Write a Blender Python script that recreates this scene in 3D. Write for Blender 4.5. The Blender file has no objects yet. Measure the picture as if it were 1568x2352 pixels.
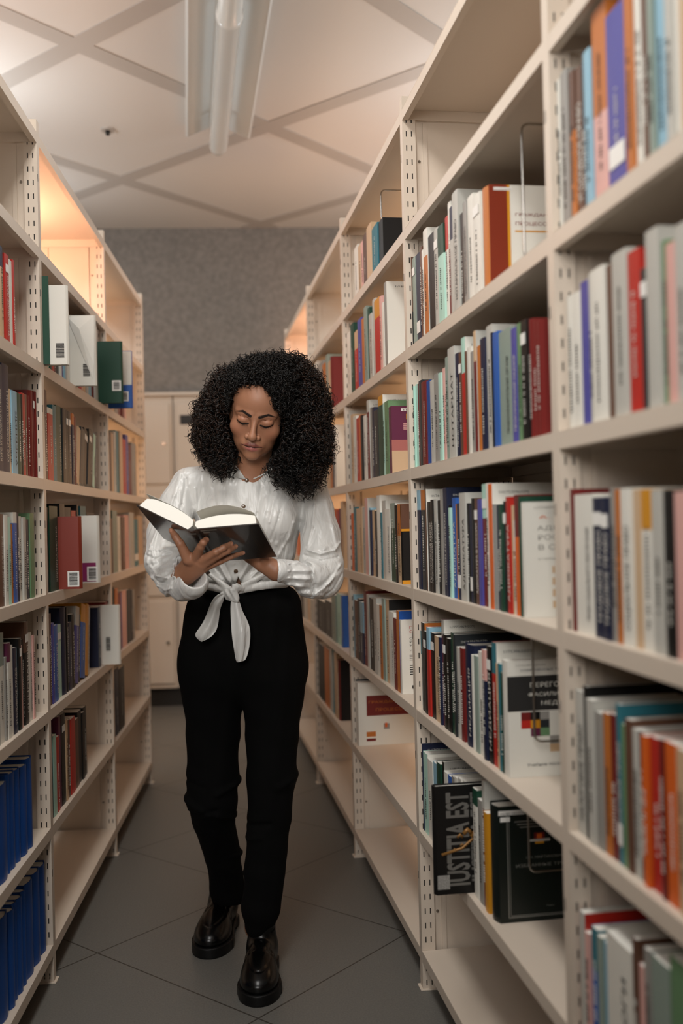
import bpy, bmesh, math, random
import numpy as np
from mathutils import Vector, Matrix, noise
random.seed(7)
sc = bpy.context.scene
C = sc.collection
# ------------------------------------------------------------------ camera
FPX, PIT, ROL, H, AL = 2305.1, .0092, -.0237, 1.2424, -.0613
cp, sp_, cr, sr = math.cos(PIT), math.sin(PIT), math.cos(ROL), math.sin(ROL)
ca, sa = math.cos(AL), math.sin(AL)
def wrot(v): return Vector((v[0]*ca - v[1]*sa, v[0]*sa + v[1]*ca, v[2]))
FW, UP0, RT0 = Vector((0, cp, sp_)), Vector((0, -sp_, cp)), Vector((1, 0, 0))
Rv = wrot(cr*RT0 + sr*UP0); Uv = wrot(-sr*RT0 + cr*UP0); Bv = -wrot(FW)
cam_d = bpy.data.cameras.new('camera'); cam = bpy.data.objects.new('camera', cam_d); C.objects.link(cam)
cam.matrix_world = Matrix(((Rv.x, Uv.x, Bv.x, 0), (Rv.y, Uv.y, Bv.y, 0), (Rv.z, Uv.z, Bv.z, H), (0, 0, 0, 1)))
cam_d.sensor_fit = 'VERTICAL'; cam_d.sensor_height = 36; cam_d.sensor_width = 24; cam_d.lens = FPX/2352*36
cam_d.dof.use_dof = True; cam_d.dof.focus_distance = 2.72; cam_d.dof.aperture_fstop = 2.0; cam_d.clip_start = .05
sc.camera = cam
def ray(u, v):
    u -= 784; v -= 1176
    xi = cr*u + sr*v; yi = -sr*u + cr*v
    return wrot(FW*FPX + RT0*xi - UP0*yi)
def atY(u, v, Y):                       # the point seen at pixel (u, v) at world depth Y
    d = ray(u, v); t = Y/d.y; return Vector((d.x*t, Y, H + d.z*t))
def atZ(u, v, z):
    d = ray(u, v); t = (z - H)/d.z; return Vector((d.x*t, d.y*t, z))
# ------------------------------------------------------------------ light
w = bpy.data.worlds.new('world'); sc.world = w; w.use_nodes = True
w.node_tree.nodes['Background'].inputs[0].default_value = (.62, .66, .7, 1)
w.node_tree.nodes['Background'].inputs[1].default_value = .035
def area(name, loc, sx, sy, power, col, rot=(0, 0, 0)):
    l = bpy.data.lights.new(name, 'AREA'); l.shape = 'RECTANGLE'; l.size = sx; l.size_y = sy
    l.energy = power; l.color = col
    o = bpy.data.objects.new(name, l); o.location = loc; o.rotation_euler = rot; C.objects.link(o); return o
def point(name, loc, power, col, r=.08):
    l = bpy.data.lights.new(name, 'POINT'); l.energy = power; l.color = col; l.shadow_soft_size = r
    o = bpy.data.objects.new(name, l); o.location = loc; C.objects.link(o); return o
COOL = (.88, .95, 1.0); WARM = (1, .55, .36)
area('overhead_light', (-.3, 1.35, 3.14), .4, 1.9, 46, (1, .98, .95))
for x_, y_, p_ in ((-1.6, 3.2, 20), (-1.6, 4.6, 27), (-1.5, 6.0, 8), (1.25, 3.2, 16), (1.25, 4.6, 24), (1.1, 6.1, 8)): point('overhead_light', (x_, y_, 2.8), p_, COOL, .15)
L_ = area('front_fill_light', (-.5, -.7, 2.2), 1.0, 1.0, 10, (1, .97, .94)); L_.data.spread = math.radians(60)  # added soft fill from behind the camera, aimed at her upper body
L_.rotation_euler = (Vector((-.05, 2.7, 1.38))-L_.location).to_track_quat('-Z', 'Y').to_euler()
for x_, y_, z_, p_ in ((-1.25, 4.5, 1.5, 16), (-1.2, 5.3, 1.5, 10), (.95, 3.4, 1.2, 12), (.85, 3.7, 1.8, 7), (.75, 4.6, 1.3, 17), (.5, 6.0, 1.6, 12)): point('unseen_warm_light', (x_, y_, z_), p_, (1, .58, .3), .15)  # unseen warm lights added beside the rows to tint the farther bays
area('overhead_light', (-.25, 5.0, 3.14), .3, 1.2, 3, (1, .9, .8))  # weak warm fill added overhead; the lamp hanging here is off
point('unseen_warm_light', (-1.06, 3.4, 2.16), 24, WARM, .06)  # unseen warm lamps, type unknown, behind the glowing top compartments
point('unseen_warm_light', (.54, 5.35, 2.14), 20, WARM, .06)
sc.view_settings.view_transform = 'Standard'; sc.view_settings.look = 'None'
sc.view_settings.exposure = -.25; sc.view_settings.gamma = 1; sc.view_settings.use_curve_mapping = False
# ------------------------------------------------------------------ materials
def lin(c): return tuple((x/12.92 if x <= .04045 else ((x+.055)/1.055)**2.4) for x in c)
def hexc(h): return lin(tuple(int(h[i:i+2], 16)/255 for i in (0, 2, 4))) + (1,)
MATS = {}
def mat(name, hx, rough=.5, spec=.5, metal=0, coat=0, noise_=None, bump=None, trans=0, sss=0):
    if name in MATS: return MATS[name]
    m = bpy.data.materials.new(name); m.use_nodes = True; nt = m.node_tree; b = nt.nodes['Principled BSDF']
    b.inputs['Base Color'].default_value = hexc(hx); b.inputs['Roughness'].default_value = rough
    b.inputs['Specular IOR Level'].default_value = spec; b.inputs['Metallic'].default_value = metal
    b.inputs['Coat Weight'].default_value = coat; b.inputs['Transmission Weight'].default_value = trans
    if sss: b.inputs['Subsurface Weight'].default_value = sss; b.inputs['Subsurface Radius'].default_value = (.012, .005, .003); b.inputs['Subsurface Scale'].default_value = .5
    tc = None
    if noise_ or bump:
        tc = nt.nodes.new('ShaderNodeTexCoord')
    if noise_:
        sca, amt = noise_
        n = nt.nodes.new('ShaderNodeTexNoise'); n.inputs['Scale'].default_value = sca; n.inputs['Detail'].default_value = 6
        nt.links.new(tc.outputs['Object'], n.inputs['Vector'])
        mr = nt.nodes.new('ShaderNodeMapRange'); mr.inputs[1].default_value = .3; mr.inputs[2].default_value = .7
        mr.inputs[3].default_value = 1-amt; mr.inputs[4].default_value = 1+amt
        nt.links.new(n.outputs['Fac'], mr.inputs[0])
        mx = nt.nodes.new('ShaderNodeVectorMath'); mx.operation = 'SCALE'; mx.inputs[0].default_value = hexc(hx)[:3]
        nt.links.new(mr.outputs[0], mx.inputs['Scale']); nt.links.new(mx.outputs[0], b.inputs['Base Color'])
    if bump:
        sca, st = bump[:2]
        n = nt.nodes.new('ShaderNodeTexNoise'); n.inputs['Scale'].default_value = sca; n.inputs['Detail'].default_value = 4
        nt.links.new(tc.outputs['Object'], n.inputs['Vector'])
        bp = nt.nodes.new('ShaderNodeBump'); bp.inputs['Strength'].default_value = st; bp.inputs['Distance'].default_value = bump[2] if len(bump) > 2 else .002
        nt.links.new(n.outputs['Fac'], bp.inputs['Height']); nt.links.new(bp.outputs[0], b.inputs['Normal'])
    MATS[name] = m; return m
M_shelf = mat('shelf_paint', 'CFC1B1', .42, .4, bump=(900, .06, .0004))
M_paper = mat('paper', 'E4E1D8', .8, .2)
M_white = mat('sticker_white', 'E6E4DE', .5)
M_ink = mat('ink', '1B1A19', .6)
M_chrome = mat('chrome_wire', 'A9A6A0', .25, .5, 1)
# ------------------------------------------------------------------ mesh helpers
def link(o, parent=None):
    C.objects.link(o)
    if parent: o.parent = parent
    return o
def obj(name, verts, faces, m, parent=None, smooth=False, mi=None):
    me = bpy.data.meshes.new(name); me.from_pydata([tuple(v) for v in verts], [], faces)
    ms = m if isinstance(m, (list, tuple)) else [m]
    for x in ms: me.materials.append(x)
    if mi: me.polygons.foreach_set('material_index', mi)
    if smooth: me.polygons.foreach_set('use_smooth', [True]*len(me.polygons))
    me.update(); o = bpy.data.objects.new(name, me); return link(o, parent)
def npobj(name, V, F, m, parent=None, smooth=True):   # numpy verts, quads/tris
    V = np.asarray(V, np.float32); F = np.asarray(F, np.int32); k = F.shape[1]
    me = bpy.data.meshes.new(name); me.vertices.add(len(V)); me.vertices.foreach_set('co', V.ravel())
    me.loops.add(F.size); me.loops.foreach_set('vertex_index', F.ravel())
    me.polygons.add(len(F)); me.polygons.foreach_set('loop_start', np.arange(len(F))*k)
    me.polygons.foreach_set('use_smooth', [smooth]*len(F))
    me.update(calc_edges=True); me.validate(); me.materials.append(m)
    return link(bpy.data.objects.new(name, me), parent)
def bxv(x0, y0, z0, x1, y1, z1):
    return [(x0,y0,z0),(x1,y0,z0),(x1,y1,z0),(x0,y1,z0),(x0,y0,z1),(x1,y0,z1),(x1,y1,z1),(x0,y1,z1)]
BXF = [(0,3,2,1),(4,5,6,7),(0,1,5,4),(1,2,6,5),(2,3,7,6),(3,0,4,7)]
class MB:
    def __init__(s): s.v = []; s.f = []
    def add(s, v, f):
        n = len(s.v); s.v += [tuple(q) for q in v]; s.f += [tuple(i+n for i in q) for q in f]; return s
    def box(s, *a): return s.add(bxv(*a), BXF)
    def tube(s, pts, r, n=8, cap=True):
        pts = [Vector(p) for p in pts]; k = len(pts); rr = r if isinstance(r, (list, tuple)) else [r]*k
        up = Vector((0, 0, 1)); V = []; prev = None
        for i, p in enumerate(pts):
            t = (pts[min(i+1, k-1)] - pts[max(i-1, 0)]).normalized()
            if prev is None: a = t.cross(up if abs(t.z) < .9 else Vector((1, 0, 0))).normalized()
            else: a = (prev - t*prev.dot(t)).normalized()
            prev = a; b = t.cross(a)
            for j in range(n):
                q = 2*math.pi*j/n; V.append(p + (a*math.cos(q) + b*math.sin(q))*rr[i])
        F = [(i*n+j, i*n+(j+1) % n, (i+1)*n+(j+1) % n, (i+1)*n+j) for i in range(k-1) for j in range(n)]
        if cap: F += [tuple(range(n))[::-1], tuple((k-1)*n+j for j in range(n))]
        return s.add(V, F)
    def build(s, name, m, parent=None, smooth=False, bevel=0):
        o = obj(name, s.v, s.f, m, parent, smooth)
        if bevel:
            b = o.modifiers.new('bevel', 'BEVEL'); b.width = bevel; b.segments = 2; b.limit_method = 'ANGLE'
        return o
def tag(o, label=None, cat=None, group=None, kind=None):
    if label: o['label'] = label
    if cat: o['category'] = cat
    if group: o['group'] = group
    if kind: o['kind'] = kind
    return o
def empty(name, loc=(0, 0, 0), rz=0):
    o = bpy.data.objects.new(name, None); o.empty_display_size = .1; o.location = loc; o.rotation_euler = (0, 0, rz); C.objects.link(o); return o
def text(name, s, size, m, parent, mtx, align='LEFT', wid=None, ht=None, bold=0):
    cu = bpy.data.curves.new(name, 'FONT'); cu.body = s; cu.size = size; cu.align_x = align; cu.resolution_u = 2; cu.offset = bold
    o = bpy.data.objects.new(name, cu); C.objects.link(o)
    dg = bpy.context.evaluated_depsgraph_get(); me = bpy.data.meshes.new_from_object(o.evaluated_get(dg))
    bpy.data.objects.remove(o); bpy.data.curves.remove(cu)
    n = len(me.vertices)
    if n:
        co = np.empty(n*3); me.vertices.foreach_get('co', co); co = co.reshape(-1, 3)
        sx = wid/max(1e-6, co[:, 0].max()-co[:, 0].min()) if wid else 1
        sy = ht/max(1e-6, co[:, 1].max()-co[:, 1].min()) if ht else (min(sx, 1) if wid else 1)
        co[:, 0] *= sx; co[:, 1] *= sy; me.vertices.foreach_set('co', co.ravel())
    me.materials.clear(); me.materials.append(m)
    t = bpy.data.objects.new(name, me); link(t, parent); t.matrix_local = mtx
    return t
# ------------------------------------------------------------------ room
def tex_grid(m, ox, oy, ang, cell, width, col, line):
    nt = m.node_tree; b = nt.nodes['Principled BSDF']
    old = b.inputs['Base Color'].links[0].from_socket if b.inputs['Base Color'].links else None
    g = nt.nodes.new('ShaderNodeNewGeometry'); mp = nt.nodes.new('ShaderNodeMapping'); mp.vector_type = 'TEXTURE'
    mp.inputs['Location'].default_value = (ox, oy, 0); mp.inputs['Rotation'].default_value = (0, 0, ang); mp.inputs['Scale'].default_value = (cell, cell, 1)
    nt.links.new(g.outputs['Position'], mp.inputs['Vector'])
    sx = nt.nodes.new('ShaderNodeSeparateXYZ'); nt.links.new(mp.outputs[0], sx.inputs[0])
    outs = []
    for k in (0, 1):
        a = nt.nodes.new('ShaderNodeMath'); a.operation = 'ADD'; a.inputs[1].default_value = 100.5; nt.links.new(sx.outputs[k], a.inputs[0])
        fr = nt.nodes.new('ShaderNodeMath'); fr.operation = 'FRACT'; nt.links.new(a.outputs[0], fr.inputs[0])
        s = nt.nodes.new('ShaderNodeMath'); s.operation = 'SUBTRACT'; s.inputs[1].default_value = .5; nt.links.new(fr.outputs[0], s.inputs[0])
        ab = nt.nodes.new('ShaderNodeMath'); ab.operation = 'ABSOLUTE'; nt.links.new(s.outputs[0], ab.inputs[0])
        lt = nt.nodes.new('ShaderNodeMath'); lt.operation = 'LESS_THAN'; lt.inputs[1].default_value = width/cell/2; nt.links.new(ab.outputs[0], lt.inputs[0])
        outs.append(lt)
    mx = nt.nodes.new('ShaderNodeMath'); mx.operation = 'MAXIMUM'
    nt.links.new(outs[0].outputs[0], mx.inputs[0]); nt.links.new(outs[1].outputs[0], mx.inputs[1])
    mc = nt.nodes.new('ShaderNodeMix'); mc.data_type = 'RGBA'
    nt.links.new(mx.outputs[0], mc.inputs[0])
    if old: nt.links.new(old, mc.inputs[6])
    else: mc.inputs[6].default_value = hexc(col)
    mc.inputs[7].default_value = hexc(line)
    nt.links.new(mc.outputs[2], b.inputs['Base Color'])
M_floor = mat('floor_tile', '676560', .45, .35, noise_=(220, .16), bump=(500, .08, .0006))
tex_grid(M_floor, -.56, 2.979, math.atan2(-.678, .735), .648, .005, '6B6964', '3E3A35')
x0, x1, y0, y1, ZC = -3.3, 3.6, -2.6, 6.99, 3.3
def struct(name, mb, m):
    return tag(mb.build(name, m), kind='structure')
struct('floor', MB().box(x0, y0, -.05, x1, 7.5, 0), M_floor)
M_ceil = mat('ceiling_paint', 'CFCCC7', .9, .1)
M_strip = mat('ceiling_strip', 'B3AEA8', .8, .1)
struct('ceiling', MB().box(x0, y0, ZC, x1, 7.5, ZC+.06), M_ceil)
# ceiling grid of flat strips, at 45 degrees
cx_, cy_ = -.013, 5.2; th = math.radians(45+2.6)
mb = MB(); T = 1.197
for k in range(-7, 8):
    for d in (0, 1):
        a = th + d*math.pi/2; ux, uy = math.cos(a), math.sin(a); nx, ny = -uy, ux
        px, py = cx_ + nx*T*k, cy_ + ny*T*k; ts = [-20, 20]
        for (n0, c0, c1) in ((0, x0, x1), (1, y0, y1)):
            p, u = (px, ux) if n0 == 0 else (py, uy)
            a0, a1 = (c0-p)/u, (c1-p)/u; ts = [max(ts[0], min(a0, a1)), min(ts[1], max(a0, a1))]
        if ts[1]-ts[0] < .2: continue
        W = .05; q = []
        for t, sg in ((ts[0], -1), (ts[1], -1), (ts[1], 1), (ts[0], 1)):
            q.append((px+ux*t+nx*W*sg, py+uy*t+ny*W*sg))
        zz = ZC-.004-.0008*d
        mb.add([(x, y, zz) for x, y in q] + [(x, y, ZC) for x, y in q], [(3,2,1,0),(0,1,5,4),(1,2,6,5),(2,3,7,6),(3,0,4,7)])
struct('trim_1', mb, M_strip)
M_wall = mat('wall_plaster', '7F7B76', .9, .1, noise_=(30, .16), bump=(60, .4, .01))
M_wall2 = mat('wall_paint', 'B5ADA2', .9, .1)
struct('wall_back', MB().box(x0, 6.99, 2.15, x1, 7.5, ZC), M_wall)
struct('wall_rear', MB().box(x0, 7.5, 0, x1, 7.56, ZC), M_wall2)
struct('wall_front', MB().box(x0, y0-.06, 0, x1, y0, ZC), M_wall2)
struct('wall_left', MB().box(x0-.06, y0, 0, x0, 7.5, ZC), M_wall2)
struct('wall_right', MB().box(x1, y0, 0, x1+.06, 7.5, ZC), M_wall2)
# lockers
M_lock = mat('locker_paint', 'C4BAAD', .5, .3)
M_dark = mat('dark_plinth', '14120F', .6)
def locker(xa, xb, label, slot):
    r = empty('locker', ((xa+xb)/2, 6.92, 0)); tag(r, label, 'locker', 'row of pale lockers along the back wall'); hw = (xb-xa)/2-.004
    MB().box(-hw, .012, .13, hw, .5, 2.13).build('body', M_lock, r)
    MB().box(-hw-.004, .06, 0, hw+.004, .5, .13).build('plinth', M_dark, r)
    for (za, zb) in ((.15, .735), (.75, 1.5), (1.515, 2.085)):
        d = MB().box(-hw+.018, -.004, za+.012, hw-.018, .012, zb-.008).build('door', M_lock, r, bevel=.004)
        MB().tube([(hw-.06, -.02, (za+zb)/2), (hw-.06, -.004, (za+zb)/2)], .011, 12).build('lock', M_chrome, d)
    if slot: MB().box(-hw+.045, -.007, 1.93, -hw+.20, -.0035, 1.995).build('slot', M_ink, r)
xs = [-1.9, -1.42, -.95, -.475, 0, .475, .95, 1.42]
xs = [x + .31 - .475 + .0 for x in xs]
XL0 = atY(402, 1200, 6.92).x
xs = [XL0 + .475*k for k in range(-3, 5)]
names = ['pale locker far left, mostly behind the left bookcase', 'pale locker behind the left bookcase end', 'pale locker just right of the left bookcase, tall seam at its right',
  'pale locker with a black slot, left of the woman\'s hair', 'pale locker directly behind the woman', 'pale locker behind the woman and the right bookcase', 'pale locker hidden behind the right bookcase']
for i in range(7): locker(xs[i], xs[i+1], names[i], i == 3)
struct('trim_2', MB().box(x0, 6.90, 2.13, x1, 6.99, 2.152), M_lock)
# switched-off luminaire over the aisle
def rowdir(b): return Vector((math.sin(b), math.cos(b), 0)), Vector((math.cos(b), -math.sin(b), 0))
BR = -.0923
M_lum = mat('luminaire_white', 'D5D8D6', .35, .5); M_tube = mat('tube_cover', 'E2E5E2', .2, .5, coat=.5)
def luminaire(loc, rz, label, lit=0, L=2.6):
    r = empty('ceiling_lamp', loc, rz); tag(r, label, 'ceiling lamp', 'long fluorescent ceiling lamps')
    V = []; F = []
    prof = [(-.165, -.055), (-.155, -.06), (-.05, -.012), (.05, -.012), (.155, -.06), (.165, -.055), (.165, 0), (-.165, 0)]
    n = len(prof)
    for y in (-L, 0): V += [(x, y, z) for x, z in prof]
    F = [(i, (i+1) % n, n+(i+1) % n, n+i) for i in range(n)] + [(0,1,2,7),(2,3,6,7),(3,4,5,6),(8,15,10,9),(10,15,14,11),(11,14,13,12)]
    obj('reflector', V, F, M_lum, r)
    m = M_tube
    if lit:
        m = bpy.data.materials.new('lit_tube'); m.use_nodes = True; b = m.node_tree.nodes['Principled BSDF']
        b.inputs['Emission Color'].default_value = (1, .98, .95, 1); b.inputs['Emission Strength'].default_value = lit
    e = .03
    ys = [-L, -L+.02, -1.4, -1.38, -1.34, -1.32, -.02, e-.01, e]; rs = [.02, .047, .047, .054, .054, .047, .047, .042, .015]
    MB().tube([(0, y, -.105) for y in ys], rs, 20).build('tube_cover', m, r, True)
    for y in (-.25, -1.36, -2.3): MB().box(-.012, y-.02, -.07, .012, y+.02, -.01).build('bracket', M_lum, r)
    return r
pe = atZ(500, 290, 3.3)
luminaire((pe.x, pe.y, ZC-.0005), -BR, 'unlit fluorescent lamp with reflector hanging over the aisle')
luminaire((-1.75, 4.4, ZC-.0005), 0, 'lit fluorescent lamp above the bookcases on the left, just out of view', 6)
luminaire((1.75, 5.6, ZC-.0005), 0, 'lit fluorescent lamp behind the right bookcase, out of view', 6)
dp = atZ(247, 297, ZC)
r = empty('smoke_detector', dp); tag(r, 'small dark round detector on the ceiling above the left bookcase', 'detector')
MB().tube([(0,0,0), (0,0,-.008)], .035, 20).build('base', M_strip, r, False); MB().tube([(0,0,-.008), (0,0,-.03)], [.014, .01], 16).build('sensor', M_dark, r, True)
# ------------------------------------------------------------------ bookcases
SPC, Z0 = .31878, .1033
LO, LD, LI, LB = Vector((-.6449, 2.812, 0)), *rowdir(0), 1.05
LI = Vector((-1, 0, 0))
RO, RB = Vector((.3468, 2.658, 0)), 1.07
RD, RI = rowdir(BR)
ROWS = {'L': (LO, LD, LI, LB), 'R': (RO, RD, RI, RB)}
DEP = .28; LIP = .03
def zk(k): return Z0 + (8-k)*SPC
# local frame of a bookcase: x along the row away from the camera (L) or toward it (R); y inward; z up
def frame(row, s):
    O, D, I, B = ROWS[row]; X = D if row in 'LB' else -D
    p = O + D*s
    return Matrix(((X.x, I.x, 0, p.x), (X.y, I.y, 0, p.y), (0, 0, 1, 0), (0, 0, 0, 1)))
def post_mesh():
    V = []; F = []; ztop = zk(1)+.035
    def quad(*p):
        n = len(V); V.extend(p); F.append((n, n+1, n+2, n+3))
    x0_, x1_, d = -.014, .014, .036
    # slotted faces (both x sides): columns in y; slots as real openings
    ys = [0, .0095, .0125, .0235, .0265, d]; pitch = .0375; nz = int(ztop/pitch)
    for xs_, fl in ((x0_, 0), (x1_, 1)):
        for j in range(5):
            a, b = ys[j], ys[j+1]
            for i in range(nz+1):
                za = i*pitch; zb = min(za+pitch, ztop)
                segs = [(za, zb)] if j in (0, 2, 4) or i == nz else [(za, za+.0115), (za+.0265, zb)]
                for p, q in segs:
                    if q-p < 1e-4: continue
                    c = [(xs_, a, p), (xs_, b, p), (xs_, b, q), (xs_, a, q)]
                    quad(*(c if fl else c[::-1]))
    quad((x0_, 0, 0), (x1_, 0, 0), (x1_, 0, ztop), (x0_, 0, ztop))
    quad((x1_, d, 0), (x0_, d, 0), (x0_, d, ztop), (x1_, d, ztop))
    quad((x0_, 0, ztop), (x1_, 0, ztop), (x1_, d, ztop), (x0_, d, ztop))
    # shade inside the hollow post, painted dark on a core seen through the slots
    return V, F
PV, PF = post_mesh()
post_me = None
M_post_shade = mat('post_shade', '2B2621', .8)
def make_bay(row, i, label, ends=(1,)):
    """bay between post i and i+1 of a row; 'ends' says which uprights belong to it (0 near, 1 far)"""
    global post_me
    O, D, I, B = ROWS[row]
    r = empty('bookcase'); r.matrix_world = frame(row, i*B); tag(r, label, 'bookcase', 'cream steel bookcase bays along the aisle')
    sg = 1 if row in 'LB' else -1
    if row == 'R' and i < 0:
        q = sorted((sg*.016, sg*(B-.016))); MB().box(q[0], DEP+.0005, .08, q[1], DEP+.0017, zk(1)).build('back_blocker', M_shelf, r)  # added sheet that keeps the back of the nearest right bays dark
    for k in range(1, 9):
        z = zk(k); a, b = sorted((sg*.0145, sg*(B-.0145)))
        t = .0015; m = MB()
        m.box(a, 0, z-t, b, DEP, z)
        m.box(a, 0, z-LIP, b, t, z-t); m.box(a, DEP-t, z-LIP, b, DEP, z-t)
        m.box(a, t, z-LIP, b, .016, z-LIP+t)
        m.box(a, DEP-.016, z-LIP, b, DEP-t, z-LIP+t)
        m.box(a, t, z-LIP+t, a+t, DEP-t, z-t); m.box(b-t, t, z-LIP+t, b, DEP-t, z-t)
        if k > 1 or True: m.build('shelf', M_shelf, r, bevel=.0007 if row == 'R' and i < 1 else 0)
    for e in ends:
        x = sg*B*e
        for y in (0, DEP-.036):
            if post_me is None:
                o = obj('upright', PV, PF, M_shelf, r); post_me = o.data
            else: o = link(bpy.data.objects.new('upright', post_me), r)
            o.location = (x, y, 0)
            MB().box(-.0125, .0015, .02, .0125, .0345, zk(1)).build('dark_core', M_post_shade, o)
            MB().box(-.021, -.007 if y == 0 else -.002, 0, .021, .045, .0035).build('foot', M_shelf, o, bevel=.001)
        m = MB().box(x-.0012, .036, .02, x+.0012, DEP-.036, zk(1)+.03)
        for yy in (.058, DEP-.07):
            m.box(x-.005, yy, .02, x+.005, yy+.012, zk(1)-.03)
        pn = m.build('side_panel', M_shelf, r)
        for zz in (.2, .9, 1.6, 2.2): MB().tube([(x-.0035, .047, zz), (x+.0035, .047, zz)], .004, 10).build('screw', M_chrome, pn)
        for k in range(1, 8):     # dark hanging notches on the front of the upright
            MB().box(x-.009, -.0006, zk(k)-.135, x-.0065, .0005, zk(k)-.115).build('notch', M_ink, pn)
    return r
make_bay('L', -1, 'cream bookcase bay at the left edge of the photo, with the blue volumes', (0, 1))
make_bay('L', 0, 'cream left bookcase bay with white and green books jutting out on its third shelf')
make_bay('L', 1, 'cream left bookcase bay farthest down the aisle, beside the lockers')
make_bay('R', -2, 'cream bookcase bay at the right edge of the photo, out of focus', (0, 1))
make_bay('R', -1, 'cream right bookcase bay holding the black Latin-titled book and an empty bottom shelf')
make_bay('R', 0, 'cream right bookcase bay next to the woman\'s elbow, with a red-titled white book low down')
make_bay('R', 1, 'cream right bookcase bay partly behind the woman\'s hair')
make_bay('R', 2, 'cream right bookcase bay at the far end, top shelf glowing orange')
# ------------------------------------------------------------------ books
PAL = {'W': ('white', 'D9D6CC'), 'G': ('pale grey', 'B5B3AB'), 'Z': ('grey', '8F8C86'), 'K': ('black', '0E0D0C'), 'C': ('charcoal', '25292B'),
 'N': ('navy', '171E38'), 'B': ('blue', '2B5AA6'), 'J': ('deep blue', '11468F'), 'L': ('light blue', '86AEC0'), 'T': ('teal', '2F6F7C'), 'A': ('mint', 'A9D0C1'),
 'V': ('dark green', '17402F'), 'E': ('green', '63855F'), 'H': ('sage', '86948A'), 'Y': ('ochre', 'C98A1E'), 'O': ('orange', 'D2601F'), 'Q': ('copper', 'B4692C'),
 'R': ('red', 'B0281E'), 'D': ('dark red', '6B1E1B'), 'P': ('violet', '4C4A94'), 'M': ('plum', '5E2340'), 'I': ('pink', 'D3A39A'), 'U': ('brown', '5E4030'), 'S': ('tan', 'C4A684')}
DARK = 'KCNJBTVDPMURO'
def bm_(c): return mat('cover_'+PAL[c][0].replace(' ', '_'), PAL[c][1], .46, .3)
ORD = ['', 'top', 'second', 'third', 'fourth', 'fifth', 'sixth', 'seventh', 'bottom']
BAYN = {('L', -1): 'nearest left bay', ('L', 0): 'middle left bay', ('L', 1): 'farthest left bay', ('R', -2): 'nearest right bay', ('R', -1): 'large right bay',
        ('R', 0): 'right bay beside the woman', ('R', 1): 'right bay behind her hair', ('R', 2): 'last right bay'}
BOOKS = []
rnd = random.Random(5)
def book_geo(t, d, h, hard, two, m1, m2, cm, par=None):
    """cover as a C-shaped shell with the spine at y=0, thickness along x 0..t, plus the page block"""
    e = .0026 if hard else .0008; g = .004 if hard else 0; fl = .0035 if hard else .0008
    n = 8 if hard else 4; bow = min(.28*t, .007) if hard else min(.06*t, .0012)
    out = [(0, d)] + [(t*j/n, bow - bow*math.sin(math.pi*j/n)) for j in range(n+1)] + [(t, d)]
    inn = [(e, d)] + [(e+(t-2*e)*j/n, e+bow - bow*math.sin(math.pi*j/n)) for j in range(n+1)] + [(t-e, d)]
    k = len(out); zs = [0, h] if not two else [0, h*(1-two), h]
    V = []; F = []; MI = []
    for z in zs: V += [(x, y, z) for x, y in out] + [(x, y, z) for x, y in inn]
    for s in range(len(zs)-1):
        b = s*2*k; b2 = b+2*k
        for j in range(k-1):
            F.append((b+j, b+j+1, b2+j+1, b2+j)); side = j in (0, k-2)
            MI.append(2 if side and cm != m1 else (1 if s == 1 else 0))
            F.append((b+k+j+1, b+k+j, b2+k+j, b2+k+j+1)); MI.append(0)
        F.append((b+k-1, b+2*k-1, b2+2*k-1, b2+k-1)); MI.append(0)
        F.append((b+k, b, b2, b2+k)); MI.append(0)
    top = (len(zs)-1)*2*k
    for j in range(k-1):
        F.append((top+j, top+j+1, top+k+j+1, top+k+j)); MI.append(1 if two else 0)
        F.append((j+1, j, k+j, k+j+1)); MI.append(0)
    o = obj('book', V, F, [m1, m2, cm], par, False, MI)
    po = [(x, y+.0003) for x, y in inn[1:-1]]
    po = [(e, d-g)] + po + [(t-e, d-g)]; q = len(po)
    PVx = [(x, y, fl) for x, y in po] + [(x, y, h-fl) for x, y in po]
    PFx = [(j, (j+1) % q, q+(j+1) % q, q+j) for j in range(q)] + [tuple(range(q, 2*q)), tuple(range(q))[::-1]]
    obj('pages', PVx, PFx, M_paper, o)
    return o
def plate(name, par, x0, x1, z0, z1, y, m, th=.0006):
    return obj(name, bxv(x0, y-th, z0, x1, y, z1), BXF, m, par)
JUT = []
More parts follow.
